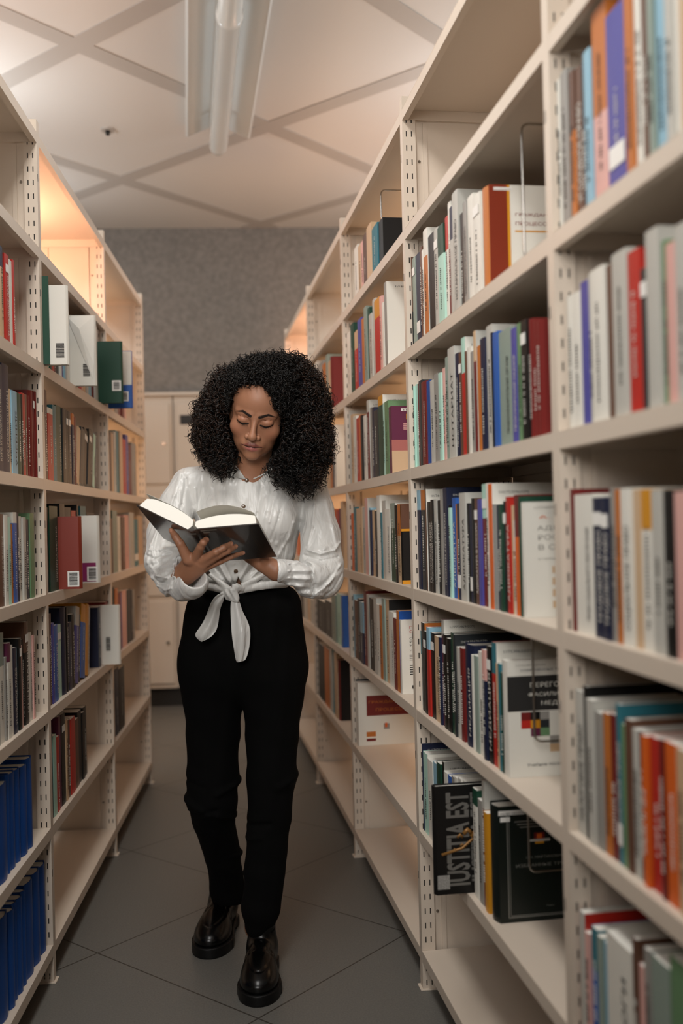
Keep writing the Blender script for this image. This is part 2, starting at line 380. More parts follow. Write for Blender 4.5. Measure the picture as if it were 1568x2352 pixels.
def add_book(row, bay, k, s0, s1, z1, col, inset=.012, depth=None, lean=0, hard=False, opts='', cover=None, title=None, num=None, s_is_near=True):
    O, D, I, B = ROWS[row]; z0 = zk(k)
    two = 0; c1 = col; c2 = col
    if '/' in col:
        c2, r = col.split('/'); c1 = r[0]; two = int(r[1:] or 50)/100
    t = abs(s1-s0)-.0006; h = max(.12, z1-z0-.0005); t = max(t, .003)
    d = depth or min(.19, max(.13, h*.68))
    cm = bm_(cover) if cover else bm_(c1)
    o = book_geo(t, d, h, hard, two, bm_(c1), bm_(c2), cm)
    smin, smax = min(s0, s1), max(s0, s1)
    base = frame(row, smin if row == 'L' else smax)
    M = base @ Matrix.Translation((0, inset, z0+.0002))
    if lean:                      # rotate about the bottom edge it leans from, away from the camera
        a = math.radians(lean)
        if row == 'L': M = base @ Matrix.Translation((t, inset, z0)) @ Matrix.Rotation(a, 4, 'Y') @ Matrix.Translation((-t, 0, .0004))
        else: M = base @ Matrix.Translation((0, inset, z0)) @ Matrix.Rotation(-a, 4, 'Y') @ Matrix.Translation((0, 0, .0004))
    o.matrix_world = M
    dark = c1 in DARK; y = -.0004 if not hard else -.0002
    ink = bm_('W') if dark else M_ink
    feats = []
    if 's' in opts:
        plate('spine_sticker', o, .12*t, .88*t, h*.80, h*.80+min(.02, t*1.2+.008), y, M_white); feats.append('white sticker')
    if 'b' in opts:
        plate('spine_sticker', o, .1*t, .9*t, h*.12, h*.12+.03, y, M_white); feats.append('low white sticker')
    if title:
        mtx = Matrix.Translation((t*.78, y-.0004, h*.10)) @ Matrix.Rotation(-math.pi/2, 4, 'Y') @ Matrix.Rotation(math.pi/2, 4, 'X')
        # letters run up the spine
        R3 = Matrix(((0, -1, 0, t*.80), (0, 0, -1, y-.0004), (1, 0, 0, h*.10), (0, 0, 0, 1)))
        text('title', title, .01, ink, o, R3, wid=h*.66, ht=min(t*.62, .016)); feats.append('lettered')
    elif t > .008 and 'x' not in opts and rnd.random() < .62:
        v = []; f = []; mbq = MB(); z = h*rnd.uniform(.12, .25); ze = h*rnd.uniform(.55, .8); xw = min(t*.3, .004); xc = t*.5
        while z < ze:
            L = rnd.uniform(.002, .0045); mbq.box(xc-xw*rnd.uniform(.5, 1), y-.0006, z, xc+xw*rnd.uniform(.5, 1), y, z+L*.6); z += L+.0012
            if rnd.random() < .12: z += .005
        if mbq.v: mbq.build('title', ink, o)
    if num:                       # library number strip on the cover that faces the camera
        xx = -.0005 if row == 'L' else t+.0005
        m4 = Matrix(((0, 0, (-1 if row == 'L' else 1), xx), ((1 if row == 'R' else -1), 0, 0, .012 if row == 'R' else .10), (0, 1, 0, h-.022), (0, 0, 0, 1)))
        m4 = Matrix(((0, 0, 1, xx), (1, 0, 0, .014), (0, 1, 0, h-.02), (0, 0, 0, 1)))
        text('number_label', num, .01, M_ink if (cover or c1) not in DARK else bm_('G'), o, m4, wid=.062, ht=.0075)
        feats.append('number printed on its cover')
    BOOKS.append(dict(o=o, row=row, bay=bay, k=k, s=smin, col=PAL[c1][0], c2=PAL[c2][0] if two else None, t=t, h=h, hard=hard, lean=lean, feats=feats, title=title, note=None))
    return o
def s_at(row, x, y, t):
    O, D, I, B = ROWS[row]; d = ray(x, y); P0 = O + I*t; c = Vector((0, 0, H))
    k = (P0-c).dot(I)/d.dot(I); P = c + d*k
    return (P-O).dot(D), P.z
NUMS = iter(['1//753062(039)', '1H//363623(039)', '1//752939(048)', '1//815184(039)', '1//764072(048)', '1H//489194(039)', '1H//753596(039)', '1//657744(039)', '1//773469(039)', '1H//635678(039)']*3)
def shelf(row, bay, k, ox, oy, sca, yref, data, ins=.012):
    it = data.split(); P = []
    for q in it:
        a = q.split(':'); P.append(a)
    for n in range(len(P)-1):
        a = P[n]
        if a[1] == '-': continue
        xa = ox+float(a[0])/sca; xb = ox+float(P[n+1][0])/sca; yt = oy+float(a[2])/sca; yr = oy+yref/sca
        op = a[3] if len(a) > 3 else ''; title = a[4].replace('_', ' ') if len(a) > 4 else None
        inset = ins + rnd.uniform(-.002, .004); lean = 0; cover = None; num = None; hard = 'h' in op
        for z in op.split(','):
            if z[:1] == 'l': lean = float(z[1:])
            if z[:1] == 'i': inset = float(z[1:])/1000
            if z[:1] == 'c': cover = z[1]
            if z == 'n': num = next(NUMS)
        s0, _ = s_at(row, xa, yr, .012); s1, _ = s_at(row, xb, yr, .012)
        B = ROWS[row][3]; lo, hi = bay*B+.017, (bay+1)*B-.017
        s0 = min(max(s0, lo), hi); s1 = min(max(s1, lo), hi)
        lo_, hi_ = min(s0, s1), max(s0, s1); drop = False
        for (jr, jb, jk, j0, j1) in JUT:
            if jr == row and jk == k and hi_ > j0 and lo_ < j1:
                if lo_ >= j0 and hi_ <= j1: drop = True
                elif (lo_+hi_)/2 < (j0+j1)/2: hi_ = min(hi_, j0)
                else: lo_ = max(lo_, j1)
        if drop or hi_-lo_ < .0035: continue
        s0, s1 = (lo_, hi_) if s0 < s1 else (hi_, lo_)
        xm = (xa+xb)/2; sm, zt = s_at(row, xm + (yr-yt)*-.0225, yt, .012)
        zt = min(zt, zk(k)+SPC-LIP-.006)
        if lean: zt = zk(k)+(zt-zk(k))/math.cos(math.radians(lean))*.96
        add_book(row, bay, k, s0, s1, zt, a[1], inset, None, lean, hard, op.replace(',', ''), cover, title, num)
# ---- single books whose cover can be read
def facing(row, bay, k, xa, xb, ytop, yref, spine, cover, hard=False, inset=.012, depth=.165, spine2=None, note='', dark=False):
    """last book of a run: spine between pixels xa..xb, its cover open to the camera; returns book and a function placing things on the cover"""
    inset = .012; s0, _ = s_at(row, xa, yref, inset); s1, _ = s_at(row, xb, yref, inset)
    _, zt = s_at(row, (xa+xb)/2-(yref-ytop)*.0225, ytop, inset); zt = min(zt, zk(k)+SPC-LIP-.006)
    o = add_book(row, bay, k, s0, s1, zt, spine, inset, depth, 0, hard, 'x', cover)
    BOOKS[-1]['note'] = note; t = abs(s1-s0)-.0006; h = zt-zk(k)-.0005; JUT.append((row, bay, k, min(s0, s1), max(s0, s1)))
    def on(a, b, lift=.0006): return Matrix(((0, 0, 1, t+lift), (1, 0, 0, a*depth), (0, 1, 0, b*h), (0, 0, 0, 1)))   # text frame on the cover
    def rect(name, a0, b0, a1, b1, m, lift=.0004):
        return obj(name, [(t+lift, a0*depth, b0*h), (t+lift, a1*depth, b0*h), (t+lift, a1*depth, b1*h), (t+lift, a0*depth, b1*h),
                          (t, a0*depth, b0*h), (t, a1*depth, b0*h), (t, a1*depth, b1*h), (t, a0*depth, b1*h)], [(0,1,2,3),(4,7,6,5),(0,4,5,1),(1,5,6,2),(2,6,7,3),(3,7,4,0)], m, o)
    def tx(s, a, b, wf, hf, m, lift=.0009):
        return text('cover_text', s, .01, m, o, on(a, b, lift), wid=wf*depth, ht=hf*h)
    return o, rect, tx
G_ = bm_
# civil procedure, brown spine (shelf 3)
o, rc, tx = facing('R', -1, 3, 1103.5, 1121, 432, 560, 'Q', 'W', True, .010, .17, note='thick copper-spined book with white cover lettered ГРАЖДАНСКИЙ ПРОЦЕСС')
rc('cover_band', .02, .0, .24, 1, mat('cover_rust', '7A2A14', .35, .5)); rc('cover_stripe', .24, 0, .275, 1, G_('Y'))
tx('ГРАЖДАНСКИЙ', .33, .70, .62, .042, mat('ink_red', '7A1F16', .5)); tx('ПРОЦЕСС', .33, .61, .38, .042, mat('ink_red', '', .5)); rc('cover_stripe', .33, .545, .95, .56, G_('Y'))
rc('number_label', .08, .945, .30, .975, M_white, .0007); tx('1H//635678(039)', .085, .95, .20, .018, M_ink)
# white advocate's book (shelf 5)
o, rc, tx = facing('R', -1, 5, 1198, 1205.5, 1153, 1290, 'W', 'W', False, .010, .17, note='white book lettered АДВОКАТУРА РОССИИ with its cover turned to the camera')
tx('1//774897(038)', .10, .94, .34, .022, bm_('Z')); tx('А. М. К.', .16, .855, .50, .026, bm_('O'))
for i_, s_ in enumerate(('АДВОКАТУРА', 'РОССИИ', 'В СХЕМАХ')): tx(s_, .14, .755-.085*i_, (.78, .48, .64)[i_], .045, bm_('Z'))
tx('учебное пособие', .14, .50, .6, .02, bm_('Z'))
for i_ in range(4): rc('cover_mark', .30, .38-.1*i_, .33, .44-.1*i_, bm_('S')); [rc('cover_mark', .37, .425-.1*i_-.022*j, .72, .433-.1*i_-.022*j, bm_('G')) for j in range(3)]
# negotiation book (shelf 6)
o, rc, tx = facing('R', -1, 6, 1155.5, 1167, 1516, 1680, 'W', 'W', False, .008, .165, note='white book with a black title block and coloured squares on its cover')
rc('cover_block', .0, .565, 1, .865, M_ink); 
for i_, s_ in enumerate(('ПЕРЕГОВОРЫ', 'ФАСИЛИТАЦИЯ', 'МЕДИАЦИЯ')): tx(s_, (.27, .25, .40)[i_], .765-.077*i_, (.62, .66, .52)[i_], .042, bm_('W'))
tx('СОВРЕМЕННЫЕ ТЕХНОЛОГИИ', .16, .905, .78, .02, bm_('N')); tx('1//754840(039)', .10, .95, .36, .018, bm_('Z')); tx('Учебное пособие', .22, .09, .5, .028, bm_('C'))
for a, b, c in ((0,0,'D'),(1,0,'K'),(2,0,'Z'),(0,1,'R'),(1,1,'Y'),(2,1,'C'),(1,2,'M'),(2,2,'E'),(3,3,'Z'),(3,4,'S'),(5,6,'K')):
    rc('cover_square', .16+.115*a, .485-.07*b, .275+.115*a, .555-.07*b, bm_(c), .0004+.00001*a)
# dark green collected works (shelf 7)
o, rc, tx = facing('R', -1, 7, 1121, 1138, 1847, 1950, 'V', 'V', True, .006, .185, note='large dark green hardback lettered ИЗБРАННЫЕ ТРУДЫ on the seventh shelf')
for m_ in range(1): o.data.materials[0] = o.data.materials[1] = o.data.materials[2] = mat('cover_bottle_green', '08120E', .35, .45)
gold = mat('foil', '8C8C86', .4, .5, .5)
for a0, b0, a1, b1 in ((.13, .04, .14, .95), (.13, .04, .97, .047), (.155, .055, .16, .94), (.155, .055, .95, .06)): rc('cover_rule', a0, b0, a1, b1, gold)
rc('number_label', .04, .925, .34, .965, M_white); tx('1H//591582(039)', .05, .93, .28, .025, M_ink, .0012); rc('number_label', .06, .87, .17, .91, M_white)
tx('Н.Н. МАРТИНОВИЧ', .34, .54, .42, .022, gold); tx('ИЗБРАННЫЕ ТРУДЫ', .22, .47, .66, .034, gold); tx('Минск', .56, .12, .09, .014, gold)
for j, (a, b, c, d2, m_) in enumerate(((.44, .70, .56, .76, 'D'), (.47, .71, .53, .75, 'O'), (.38, .685, .62, .705, 'G'), (.45, .665, .55, .685, 'Y'))): rc('crest', a, b, c, d2, bm_(m_), .0005+.0003*j)
for j in range(3): rc('cover_rule', .22+.03*j, .86-.025*j, .7, .868-.025*j, gold)
# labour law (shelf 3, bay beside the woman)
o, rc, tx = facing('R', 0, 3, 882, 888, 649, 740, 'Z', 'W', False, .010, .16, note='white book lettered ТРУДОВОЕ, cover facing the aisle end')
tx('1//696955', .16, .93, .4, .022, M_ink); tx('ТРУДОВОЕ', .34, .63, .6, .05, bm_('C')); rc('cover_square', .36, .34, .56, .43, bm_('G')); rc('cover_square', .5, .2, .8, .36, bm_('Z')); rc('cover_square', .3, 0, .8, .12, bm_('P')); rc('cover_square', .56, .12, .8, .22, M_ink, .0008)
# university book (shelf 4)
o, rc, tx = facing('R', 0, 4, 893, 899.5, 934, 1020, 'M', 'M', False, .010, .15, note='plum and orange book with ВУЗ lettered in yellow')
rc('cover_band', 0, 0, 1, .34, bm_('S'), .0003); rc('cover_band', 0, .34, 1, .5, mat('cover_rose', 'A5605A', .4), .0003)
tx('ВУЗ', .28, .80, .42, .085, bm_('Y'));
for j in range(4): rc('cover_rule', .24, .735-.028*j, .72, .747-.028*j, bm_('I'))
rc('number_label', .2, .925, .8, .965, M_white); tx('1H//3277', .22, .932, .5, .024, M_ink, .0012)
# orange and black hardback (shelf 5)
o, rc, tx = facing('R', 0, 5, 919.5, 922, 1158, 1250, 'K', 'K', True, .010, .15, note='black and ochre hardback at the near end of the fifth shelf')
rc('cover_band', 0, 0, 1, .045, G_('Y')); rc('cover_band', 0, .66, 1, .69, G_('Y')); rc('cover_band', 0, .69, 1, 1, G_('U'))
# civil liability (shelf 6)
o, rc, tx = facing('R', 0, 6, 918, 921.5, 1424, 1500, 'W', 'W', False, .010, .15, note='white paperback with red and black lettering at the near end of the sixth shelf')
for i_, s_ in enumerate(('ГРАЖДАНСКИЕ', 'СПОРЫ')): tx(s_, .16, .88-.06*i_, (.9, .5)[i_], .045, bm_('R'))
for i_, s_ in enumerate(('ОСОБЕННОСТИ', 'РАССМОТРЕНИЯ', 'И РАЗРЕШЕНИЯ')): tx(s_, .16, .735-.045*i_, .85, .032, M_ink)
tx('УЧЕБНИК', .16, .58, .4, .02, bm_('Z')); 
for j in range(4): rc('cover_rule', .16, .52-.022*j, .9, .528-.022*j, bm_('Z'))
for j in range(5): rc('cover_rule', .16, .38-.03*j, .85, .392-.03*j, M_ink)
rc('emblem', .2, .07, .34, .115, M_ink)
# civil procedure, red block (shelf 7)
o, rc, tx = facing('R', 0, 7, 817, 822, 1567, 1640, 'W', 'W', False, .010, .215, note='white book with a red title block standing alone on the seventh shelf')
rc('cover_block', .15, .47, .93, .79, mat('cover_oxblood', '6A1512', .4)); tx('ГРАЖДАНСКИЙ', .18, .67, .72, .06, bm_('Q'), .0012); tx('ПРОЦЕСС', .3, .54, .46, .06, bm_('Q'), .0012)
rc('crest', .44, .25, .54, .34, bm_('Z')); rc('crest', .46, .28, .5, .35, bm_('O'), .0008); rc('emblem', .14, .14, .3, .22, bm_('Q')); rc('emblem', .14, .07, .3, .11, bm_('D'))

# ---- books pushed in crosswise so that they jut out over the aisle
def jut(row, bay, k, px, ytop, cov, thick=.018, depth=.2, out_px=None, hard=True, note='', plate_=None, yaw=0, smn=.018):
    """px = outer bottom corner nearest the camera; the cover faces the camera, the spine points to the shelf back"""
    P = atZ(px[0], px[1], zk(k)+.001); O, D, I, B = ROWS[row]
    s = (P-O).dot(D); tt = (P-O).dot(I); s = max(s, bay*B+smn)
    if s < bay*B+.03: tt = min(tt, -.012)
    d = ray(px[0]-(px[1]-ytop)*.0225, ytop); u = (P-Vector((0, 0, H))).dot(D)/d.dot(D); h = (H + d.z*u) - zk(k)
    h = min(h, SPC-LIP-.006)
    JUT.append((row, bay, k, s-.001, s+thick+.001))
    o = book_geo(thick, depth, h, hard, 0, bm_(cov), bm_(cov), bm_(cov))
    base = frame(row, s) if row == 'L' else frame(row, s+thick)
    o.matrix_world = base @ Matrix.Translation((0, tt, zk(k)+.0006)) @ Matrix.Rotation(yaw, 4, 'Z')
    BOOKS.append(dict(o=o, row=row, bay=bay, k=k, s=s, col=PAL[cov][0], c2=None, t=thick, h=h, hard=hard, lean=0, feats=[], title=None, note=note))
    return o, thick, depth, h
def barcode(o, row, t, d, h, ya, za, w_=.03, hh=.04, base=True):
    x = -.0005 if row == 'L' else t+.0005; sg = -1 if row == 'L' else 1
    if base: obj('barcode_label', [(x, ya-.005, za-.005), (x, ya+w_+.005, za-.005), (x, ya+w_+.005, za+hh+.005), (x, ya-.005, za+hh+.005)], [(0,1,2,3)], M_white, o)
    m = MB(); q = random.Random(3); z = za
    while z < za+hh:
        b = q.uniform(.0006, .0024); m.box(min(x, x+sg*.0006), ya, z, max(x, x+sg*.0006), ya+w_, z+b); z += b+q.uniform(.0008, .002)
    m.build('barcode', M_ink, o)
o, t, d, h = jut('L', 0, 3, (104, 829), 623, 'V', .006, .2, hard=False, smn=.0165, note='thin green-edged booklet jutting out beside the white barcoded book'); 
o, t, d, h = jut('L', 0, 3, (152, 832), 648, 'W', .02, .22, smn=.0245, note='white book with a barcode jutting out nearest the camera'); barcode(o, 'L', t, d, h, .012, .02, .022, .04, False)
o, t, d, h = jut('L', 0, 3, (222, 885), 724, 'W', .02, .22, note='white book with a creased cover flap jutting out over the aisle'); barcode(o, 'L', t, d, h, .02, .03, .022, .04, False)
obj('cover_flap', [(-.0015, .004, h*.99), (-.003, .09, h*.98), (-.002, .012, .02), (-.006, .006, h*.3), (-.012, .05, h*.8)], [(0, 4, 3), (0, 1, 4), (4, 2, 3), (1, 2, 4)], M_paper, o)
o, t, d, h = jut('L', 0, 3, (283, 925), 784, 'V', .022, .21, note='green hardback with a barcode jutting out over the aisle'); barcode(o, 'L', t, d, h, .012, .05, .022, .028)
o, t, d, h = jut('L', 1, 3, (305, 936), 806, 'B', .02, .2, note='white and blue book jutting out beyond the green hardback'); barcode(o, 'L', t, d, h, .02, .03, .022, .028)
obj('cover_panel', [(-.0004, .002, h*.4), (-.0004, d-.003, h*.4), (-.0004, d-.003, h-.002), (-.0004, .002, h-.002)], [(0, 1, 2, 3)], bm_('W'), o)
o, t, d, h = jut('L', 0, 5, (188, 1352), 1186, 'D', .03, .2, note='rust red hardback with a barcode jutting out on the fifth shelf'); barcode(o, 'L', t, d, h, .012, .012, .024, .036)
o.data.materials[0] = o.data.materials[2] = mat('cover_rust_red', '7C2A1B', .4)
o, t, d, h = jut('L', 0, 5, (229.6, 1338), 1184, 'W', .026, .2, note='white and plum book with a barcode jutting out on the fifth shelf'); barcode(o, 'L', t, d, h, .012, .012, .024, .036)
obj('cover_band', [(-.0003, .012, .004), (-.0003, d-.003, .004), (-.0003, d-.003, h*.3), (-.0003, .012, h*.3)], [(0, 1, 2, 3)], mat('cover_fuchsia', '84285A', .4), o)
o, t, d, h = jut('L', 0, 6, (277, 1525), 1390, 'W', .02, .2, note='pale book jutting far out over the aisle on the sixth shelf'); barcode(o, 'L', t, d, h, .035, .05, .016, .05, False)
# the black Latin-titled book on the right
o, t, d, h = jut('R', -1, 7, (999, 2057), 1808, 'K', .022, .21, note='black book lettered IUSTITIA EST jutting out over the aisle')
sil = mat('silver_print', '66645F', .45, .5); brz = mat('bronze_print', '8A6230', .4, .5, .3)
def jt(s, a, b, wf, hf, m): return text('cover_text', s, .01, m, o, Matrix(((0, 0, 1, t+.0006), (0, -1, 0, a*d), (1, 0, 0, b*h), (0, 0, 0, 1))), wid=wf*h, ht=hf*d, bold=.0003)
jt('IUSTITIA EST', .37, .07, .86, .25, sil); jt('IUSTITIA EST', .50, .10, .82, .11, sil)
mb = MB()
for (a, b, r_) in ((.28, .52, .006), (.36, .55, .009), (.45, .52, .011), (.50, .58, .007), (.30, .44, .004), (.22, .40, .004), (.15, .37, .003)):
    mb.tube([(t+.0007, a*d-r_, b*h), (t+.0012, a*d, b*h+r_), (t+.0007, a*d+r_, b*h)], r_*.55, 8)
mb.tube([(t+.001, .08*d, .37*h), (t+.0013, .3*d, .42*h), (t+.0013, .5*d, .56*h), (t+.001, .55*d, .62*h)], .0032, 8); mb.build('statue_print', brz, o, True)
obj('cover_label', [(t+.0007, .03*d, .05*h), (t+.0007, .16*d, .05*h), (t+.0007, .16*d, .18*h), (t+.0007, .03*d, .18*h)], [(0, 1, 2, 3)], mat('speckled_label', '8F8D88', .6, noise_=(400, .4)), o)
# --- right row, large bay (between the blurred upright and the next)
shelf('R', -1, 3, 900, 380, 3.92, 1100, "140:U/K60:840 173:H:830:s 203:N:795:b 240:U:735 258:G:760 278:W:765 290:W/Q25:575:cW,n 328:K:620 378:G:568:s 418:V/A30:540 470:R/W32:460 500:W/D40:330 527:N/G30:370 560:G:235::НОТАРИАЛЬНОЕ_ПРАВО 610:K:430:cG,n 642:Z:325::ГРАЖДАНСКОГО_ПРОЦЕССУАЛЬНОГО 675:W:270 728:W:262:s 796:-")
shelf('R', -1, 4, 930, 720, 4.612, 1000, "20:G:790 72:A:775 100:A:750 122:D:745 135:C:710 175:D:720::ПРАКТИКУМ_ГРАЖДАНСКИЙ_ПРОЦЕСС 222:J:712 262:G:705 308:Z:640 355:A:630 385:I:580 412:W:560 425:H:460 462:G:360::НОТАРИАТ 530:N:420::МЕЖДУНАРОДНЫЙ_ПРОЦЕСС 565:U:410:s 598:A/R30:255:cW,n 640:U:400 655:W:355 700:Z:400 735:S/D25:185:cG,n 765:Q:340 800:N:260 852:G:125 918:K:200 935:B:195 990:H:170::ПРАВООХРАНИТЕЛЬНЫЕ_ОРГАНЫ 1120:P:150::ПРОКУРОРСКИЙ_НАДЗОР 1180:E:100 1235:K:70:s 1300:D:55:h 1350:D:60:h 1405:D:70:h 1462:-")
shelf('R', -1, 5, 930, 1080, 4.356, 900, "80:N:350 103:L/N20:205 130:L/N20:200 160:Q/C20:197 205:U:190:cW,n 218:K:315::Прокурорский_надзор 262:K:295::ПРОКУРОРСКИЙ_НАДЗОР 288:G:295::Прокурорский_надзор 318:K:300 345:Z:190 372:N:175::ПРОКУРАТУРА_И_ПРОКУРОРСКИЙ 408:N:175:cN,n 430:K:350 445:A:375 465:B:275::АДВОКАТУРА 500:Q:340 515:N:330:b 552:G:225::АДВОКАТУРА 612:K:330 635:N:340:b 660:K:280 690:U:280:s:АДВОКАТУРА_В_РОССИИ 727:P:290 762:A/D28:135:s 822:W:130 848:O:135:cW,n 890:Z:340 905:N:345 940:V:340 980:K:310:s 1015:R:265::АДВОКАТУРА 1055:S:350 1072:W:500 1092:D/O35:245 1140:V:260 1165:-")
shelf('R', -1, 6, 940, 1390, 4.48, 850, "80:W:175 100:T/W30:260 122:K:180:cQ 158:K:265:s 188:L/R25:225 215:K:285:s,cK,n 255:S:320::АДВОКАТСКОЕ_ПРАВО 308:N:330 324:G/M15:150:cW,n 350:K:300:s 385:K:340 422:V:285:cC 458:C:300:cC,n 478:G:430 510:D:440 545:N:400:h:МЕДИАЦИЯ 635:W:510 655:H:520 695:W:480 748:I/N28:455 785:K:420:s:МЕДИАЦИЯ 832:T/R25:385:cW,n 880:S:600 900:T:600 925:V:690 945:N:700 966:-")
shelf('R', -1, 7, 940, 1660, 4.48, 700, "80:G:150 128:N:210:cN,n 145:A:310:cW,n 190:W:385 240:L:415 285:V:410 325:K:400:cZ,n 345:W:510 385:B:545 420:Z:560:cZ 465:W:560 500:G:570:cW 530:W:600 570:-")
shelf('R', -1, 7, 940, 1660, 4.48, 1100, "655:V/W15:680 700:Z:790 740:G/D22:600:cD 768:Y:920 806:-")
# --- right row, nearest bay (out of focus)
shelf('R', -2, 3, 1220, 0, 3.92, 1000, "168:N/L40:870 200:W:740 265:Z:640 330:U/Q40:640 375:U:600::УГОЛОВНОЕ_ПРАВО 440:K:560 475:L:450 540:Q/I55:60 675:P:60:b 850:Q:-60 925:W:-100 1000:U:-100 1060:H:-100 1110:L:-150 1200:G:-200 1270:W:-200 1345:S:-150 1440:-")
shelf('R', -2, 4, 1250, 500, 3.92, 1200, "190:W:700 245:W:670 320:P:570 388:G:500 430:W:450 552:U:420 612:G:300 748:R:290:: 860:C:450:s 930:G:100 1050:E:200 1102:I:220 1190:G:50 1300:W:60 1400:-")
shelf('R', -2, 5, 1250, 1100, 4.277, 900, "225:D:100 288:W:150::ПРАВО_СОЦИАЛЬНОГО_ОБЕСПЕЧЕНИЯ 465:N:180:s:ТРУДОВОЕ_ПРАВО 565:N:200:s:ТРУДОВОЕ_ПРАВО 650:Z:90 700:Q:100 760:W:90::СОЦИАЛЬНОЕ_ПРАВО 860:S:100 940:Y/W25:100 1060:G:100 1180:K:100 1290:I:120 1400:-")
shelf('R', -2, 6, 1270, 1560, 4.356, 1000, "197:G:110::НАЛОГОВОЕ_ПРАВО 305:K:70 345:G:200 415:Z:330 490:Q:340 555:D:350 612:T:250:b:ФИНАНСОВОЕ_ПРАВО 665:E:450 712:U:400 775:G:500 840:C:530 888:O:560 945:R:590 1060:D:600 1105:O:640 1240:S:700 1330:-")
shelf('R', -2, 7, 1270, 1980, 5.262, 1500, "90:H:270 185:K:560 255:Z:570 338:G:600:cR 400:I:850 450:T/B35:800 530:H:900 590:L:980 655:W:960::НАЛОГИ 950:U:920 1010:I:1260 1100:Z:1050 1180:H:1200 1400:E:1200 1600:-")
# --- right row, bay beside the woman
shelf('R', 0, 2, 640, 400, 3.361, 600, "572:W:560 602:S:545 630:I:520 650:U:465 680:S:395 718:T:400 762:K:355:cK 795:-")
shelf('R', 0, 3, 680, 640, 4.9, 900, "505:T:590 528:T:600 550:W:620 612:V:510 650:S/R30:590 692:P:455 738:Q:450 765:H:320 798:V:330 822:G:400::НАЛОГОВОЕ_ПРАВО 855:G:230 888:Y/R25:230 945:I:200 970:W:270 990:-")
shelf('R', 0, 4, 680, 640, 4.9, 1900, "545:G:1500 605:S:1530 635:W:1550 668:R:1570 700:O:1540 728:K:1540 748:W:1540 780:G:1520 805:G/D15:1370:cG,n 832:Z:1450 858:N:1450 885:C:1480 928:Y/V12:1320:cW,n 982:A:1400 1002:E:1380 1045:-")
shelf('R', 0, 5, 680, 1100, 5.6, 800, "712:O:440 745:T:360 780:S:380 815:S:355 850:G:360 892:I:245:cG 930:L:370 945:N:400 965:S:400 1000:C:410 1030:W:210 1072:T:430 1095:G:280 1142:W:385::АДМИНИСТРАТИВНОЕ 1206:H/V32:310:cG,n 1270:K:340 1295:Q/S40:325::ПРАВОВАЯ_СТАТИСТИКА 1338:-")
shelf('R', 0, 6, 680, 1300, 5.346, 900, "668:L:340 718:U:420 755:K:400 790:L/N50:440 830:D:300 862:G:350 888:K:400 952:G:390 990:W:470 1030:Q:480 1060:H:400 1092:S:410:cK 1132:W:560::ГРАЖДАНСКИЙ_ПРОЦЕСС 1195:D:640:cQ 1235:Q:550:cJ 1270:-")
shelf('R', 0, 7, 680, 1300, 5.346, 1700, "700:C:1385 735:-")
# --- right row, bays behind the woman
shelf('R', 1, 3, 680, 640, 4.9, 1200, "205:W:940 235:Z:950 300:Q:960 330:H:860 355:S:930 385:D:880:h,cD 400:-")
shelf('R', 1, 4, 680, 640, 4.9, 1900, "300:H:1660 330:S:1660 370:Q:1660 395:N:1660 418:W:1650:cW 440:-")
shelf('R', 1, 5, 680, 1100, 5.6, 500, "420:O:390 460:O:390 505:R:400 540:M:380 565:S:290 600:-")
shelf('R', 1, 6, 680, 1300, 5.346, 700, "255:K:420 350:K:430 440:H:350 490:A:340 545:B:360:cB 565:-")
shelf('R', 1, 7, 680, 1300, 5.346, 1400, "280:K:960 350:Q:1000 410:G:1010 440:T:1030 465:S:1060 495:D:1150:h,cK 515:-")
shelf('R', 2, 5, 680, 1300, 5.346, 500, "20:O:370 60:Y:380 110:S:400 150:T:420 185:-")
shelf('R', 2, 6, 680, 1300, 5.346, 1100, "60:K:900 110:G:920 150:S:930 190:G:930 215:-")
# --- left row, nearest bay
shelf('L', -1, 3, 0, 500, 3.92, 900, "-60:U:230:h 0:N/S22:255:h 64:R:330:s:УГОЛОВНОЕ_ПРАВО 100:W:380 128:R:380 146:-", .012)
shelf('L', -1, 4, 0, 500, 3.92, 2000, "-50:N:1300::КУРС_УГОЛОВНОГО_ПРАВА 40:N:1318::КУРС_УГОЛОВНОГО_ПРАВА_2 98:S:1540 112:L:1560::УЧЕБНИК 160:V:1580 195:K:1590 210:R:1580 240:U:1590 262:D:1600:h 282:D:1555:h 312:D:1558:h,s 332:D:1570:h 360:-")
shelf('L', -1, 5, 0, 1050, 3.92, 900, "-40:C:500 0:U:510::ДОЗНАНИЕ_И_СЛЕДСТВИЕ 42:W:520 72:A:540 100:A:555 115:Q:600 125:W/B12:495 160:N:500 180:W:530 212:G:540 238:N:560 275:E:505 312:-")
shelf('L', -1, 6, 0, 1400, 7.35, 1500, "-90:V:300 10:H/W30:400 105:Z:800 135:M/W20:560 190:W:600 235:N:640::УГОЛОВНОЕ_ПРАВО 300:L:650 330:K:480:s 372:I:600 396:K:500::ПРОТИВОДЕЙСТВИЕ 440:U/K30:200:s:ИННОВАЦИИ 505:W:390::ПРОТИВОДЕЙСТВИЕ_КОРРУПЦИИ 575:I:430 600:W:440 632:-")
shelf('L', -1, 7, 0, 1700, 3.608, 800, "-90:J:420:h,x 0:J:360:h,x 85:J:280:h,x 105:J:265:h,x 155:J:235:h,x 195:J:205:h,x 245:J:140:h,x 287:-")
shelf('L', -1, 8, 0, 1700, 3.608, 1600, "-60:J:1600:h,x 20:J:1450:h,x 95:J:1400:h,x 135:J:1340:h,x 165:J:1295:h,x 205:J:1240:h,x 235:J:1160:h,x 300:J:1080:h,x 352:J:1025:h,x 402:-")
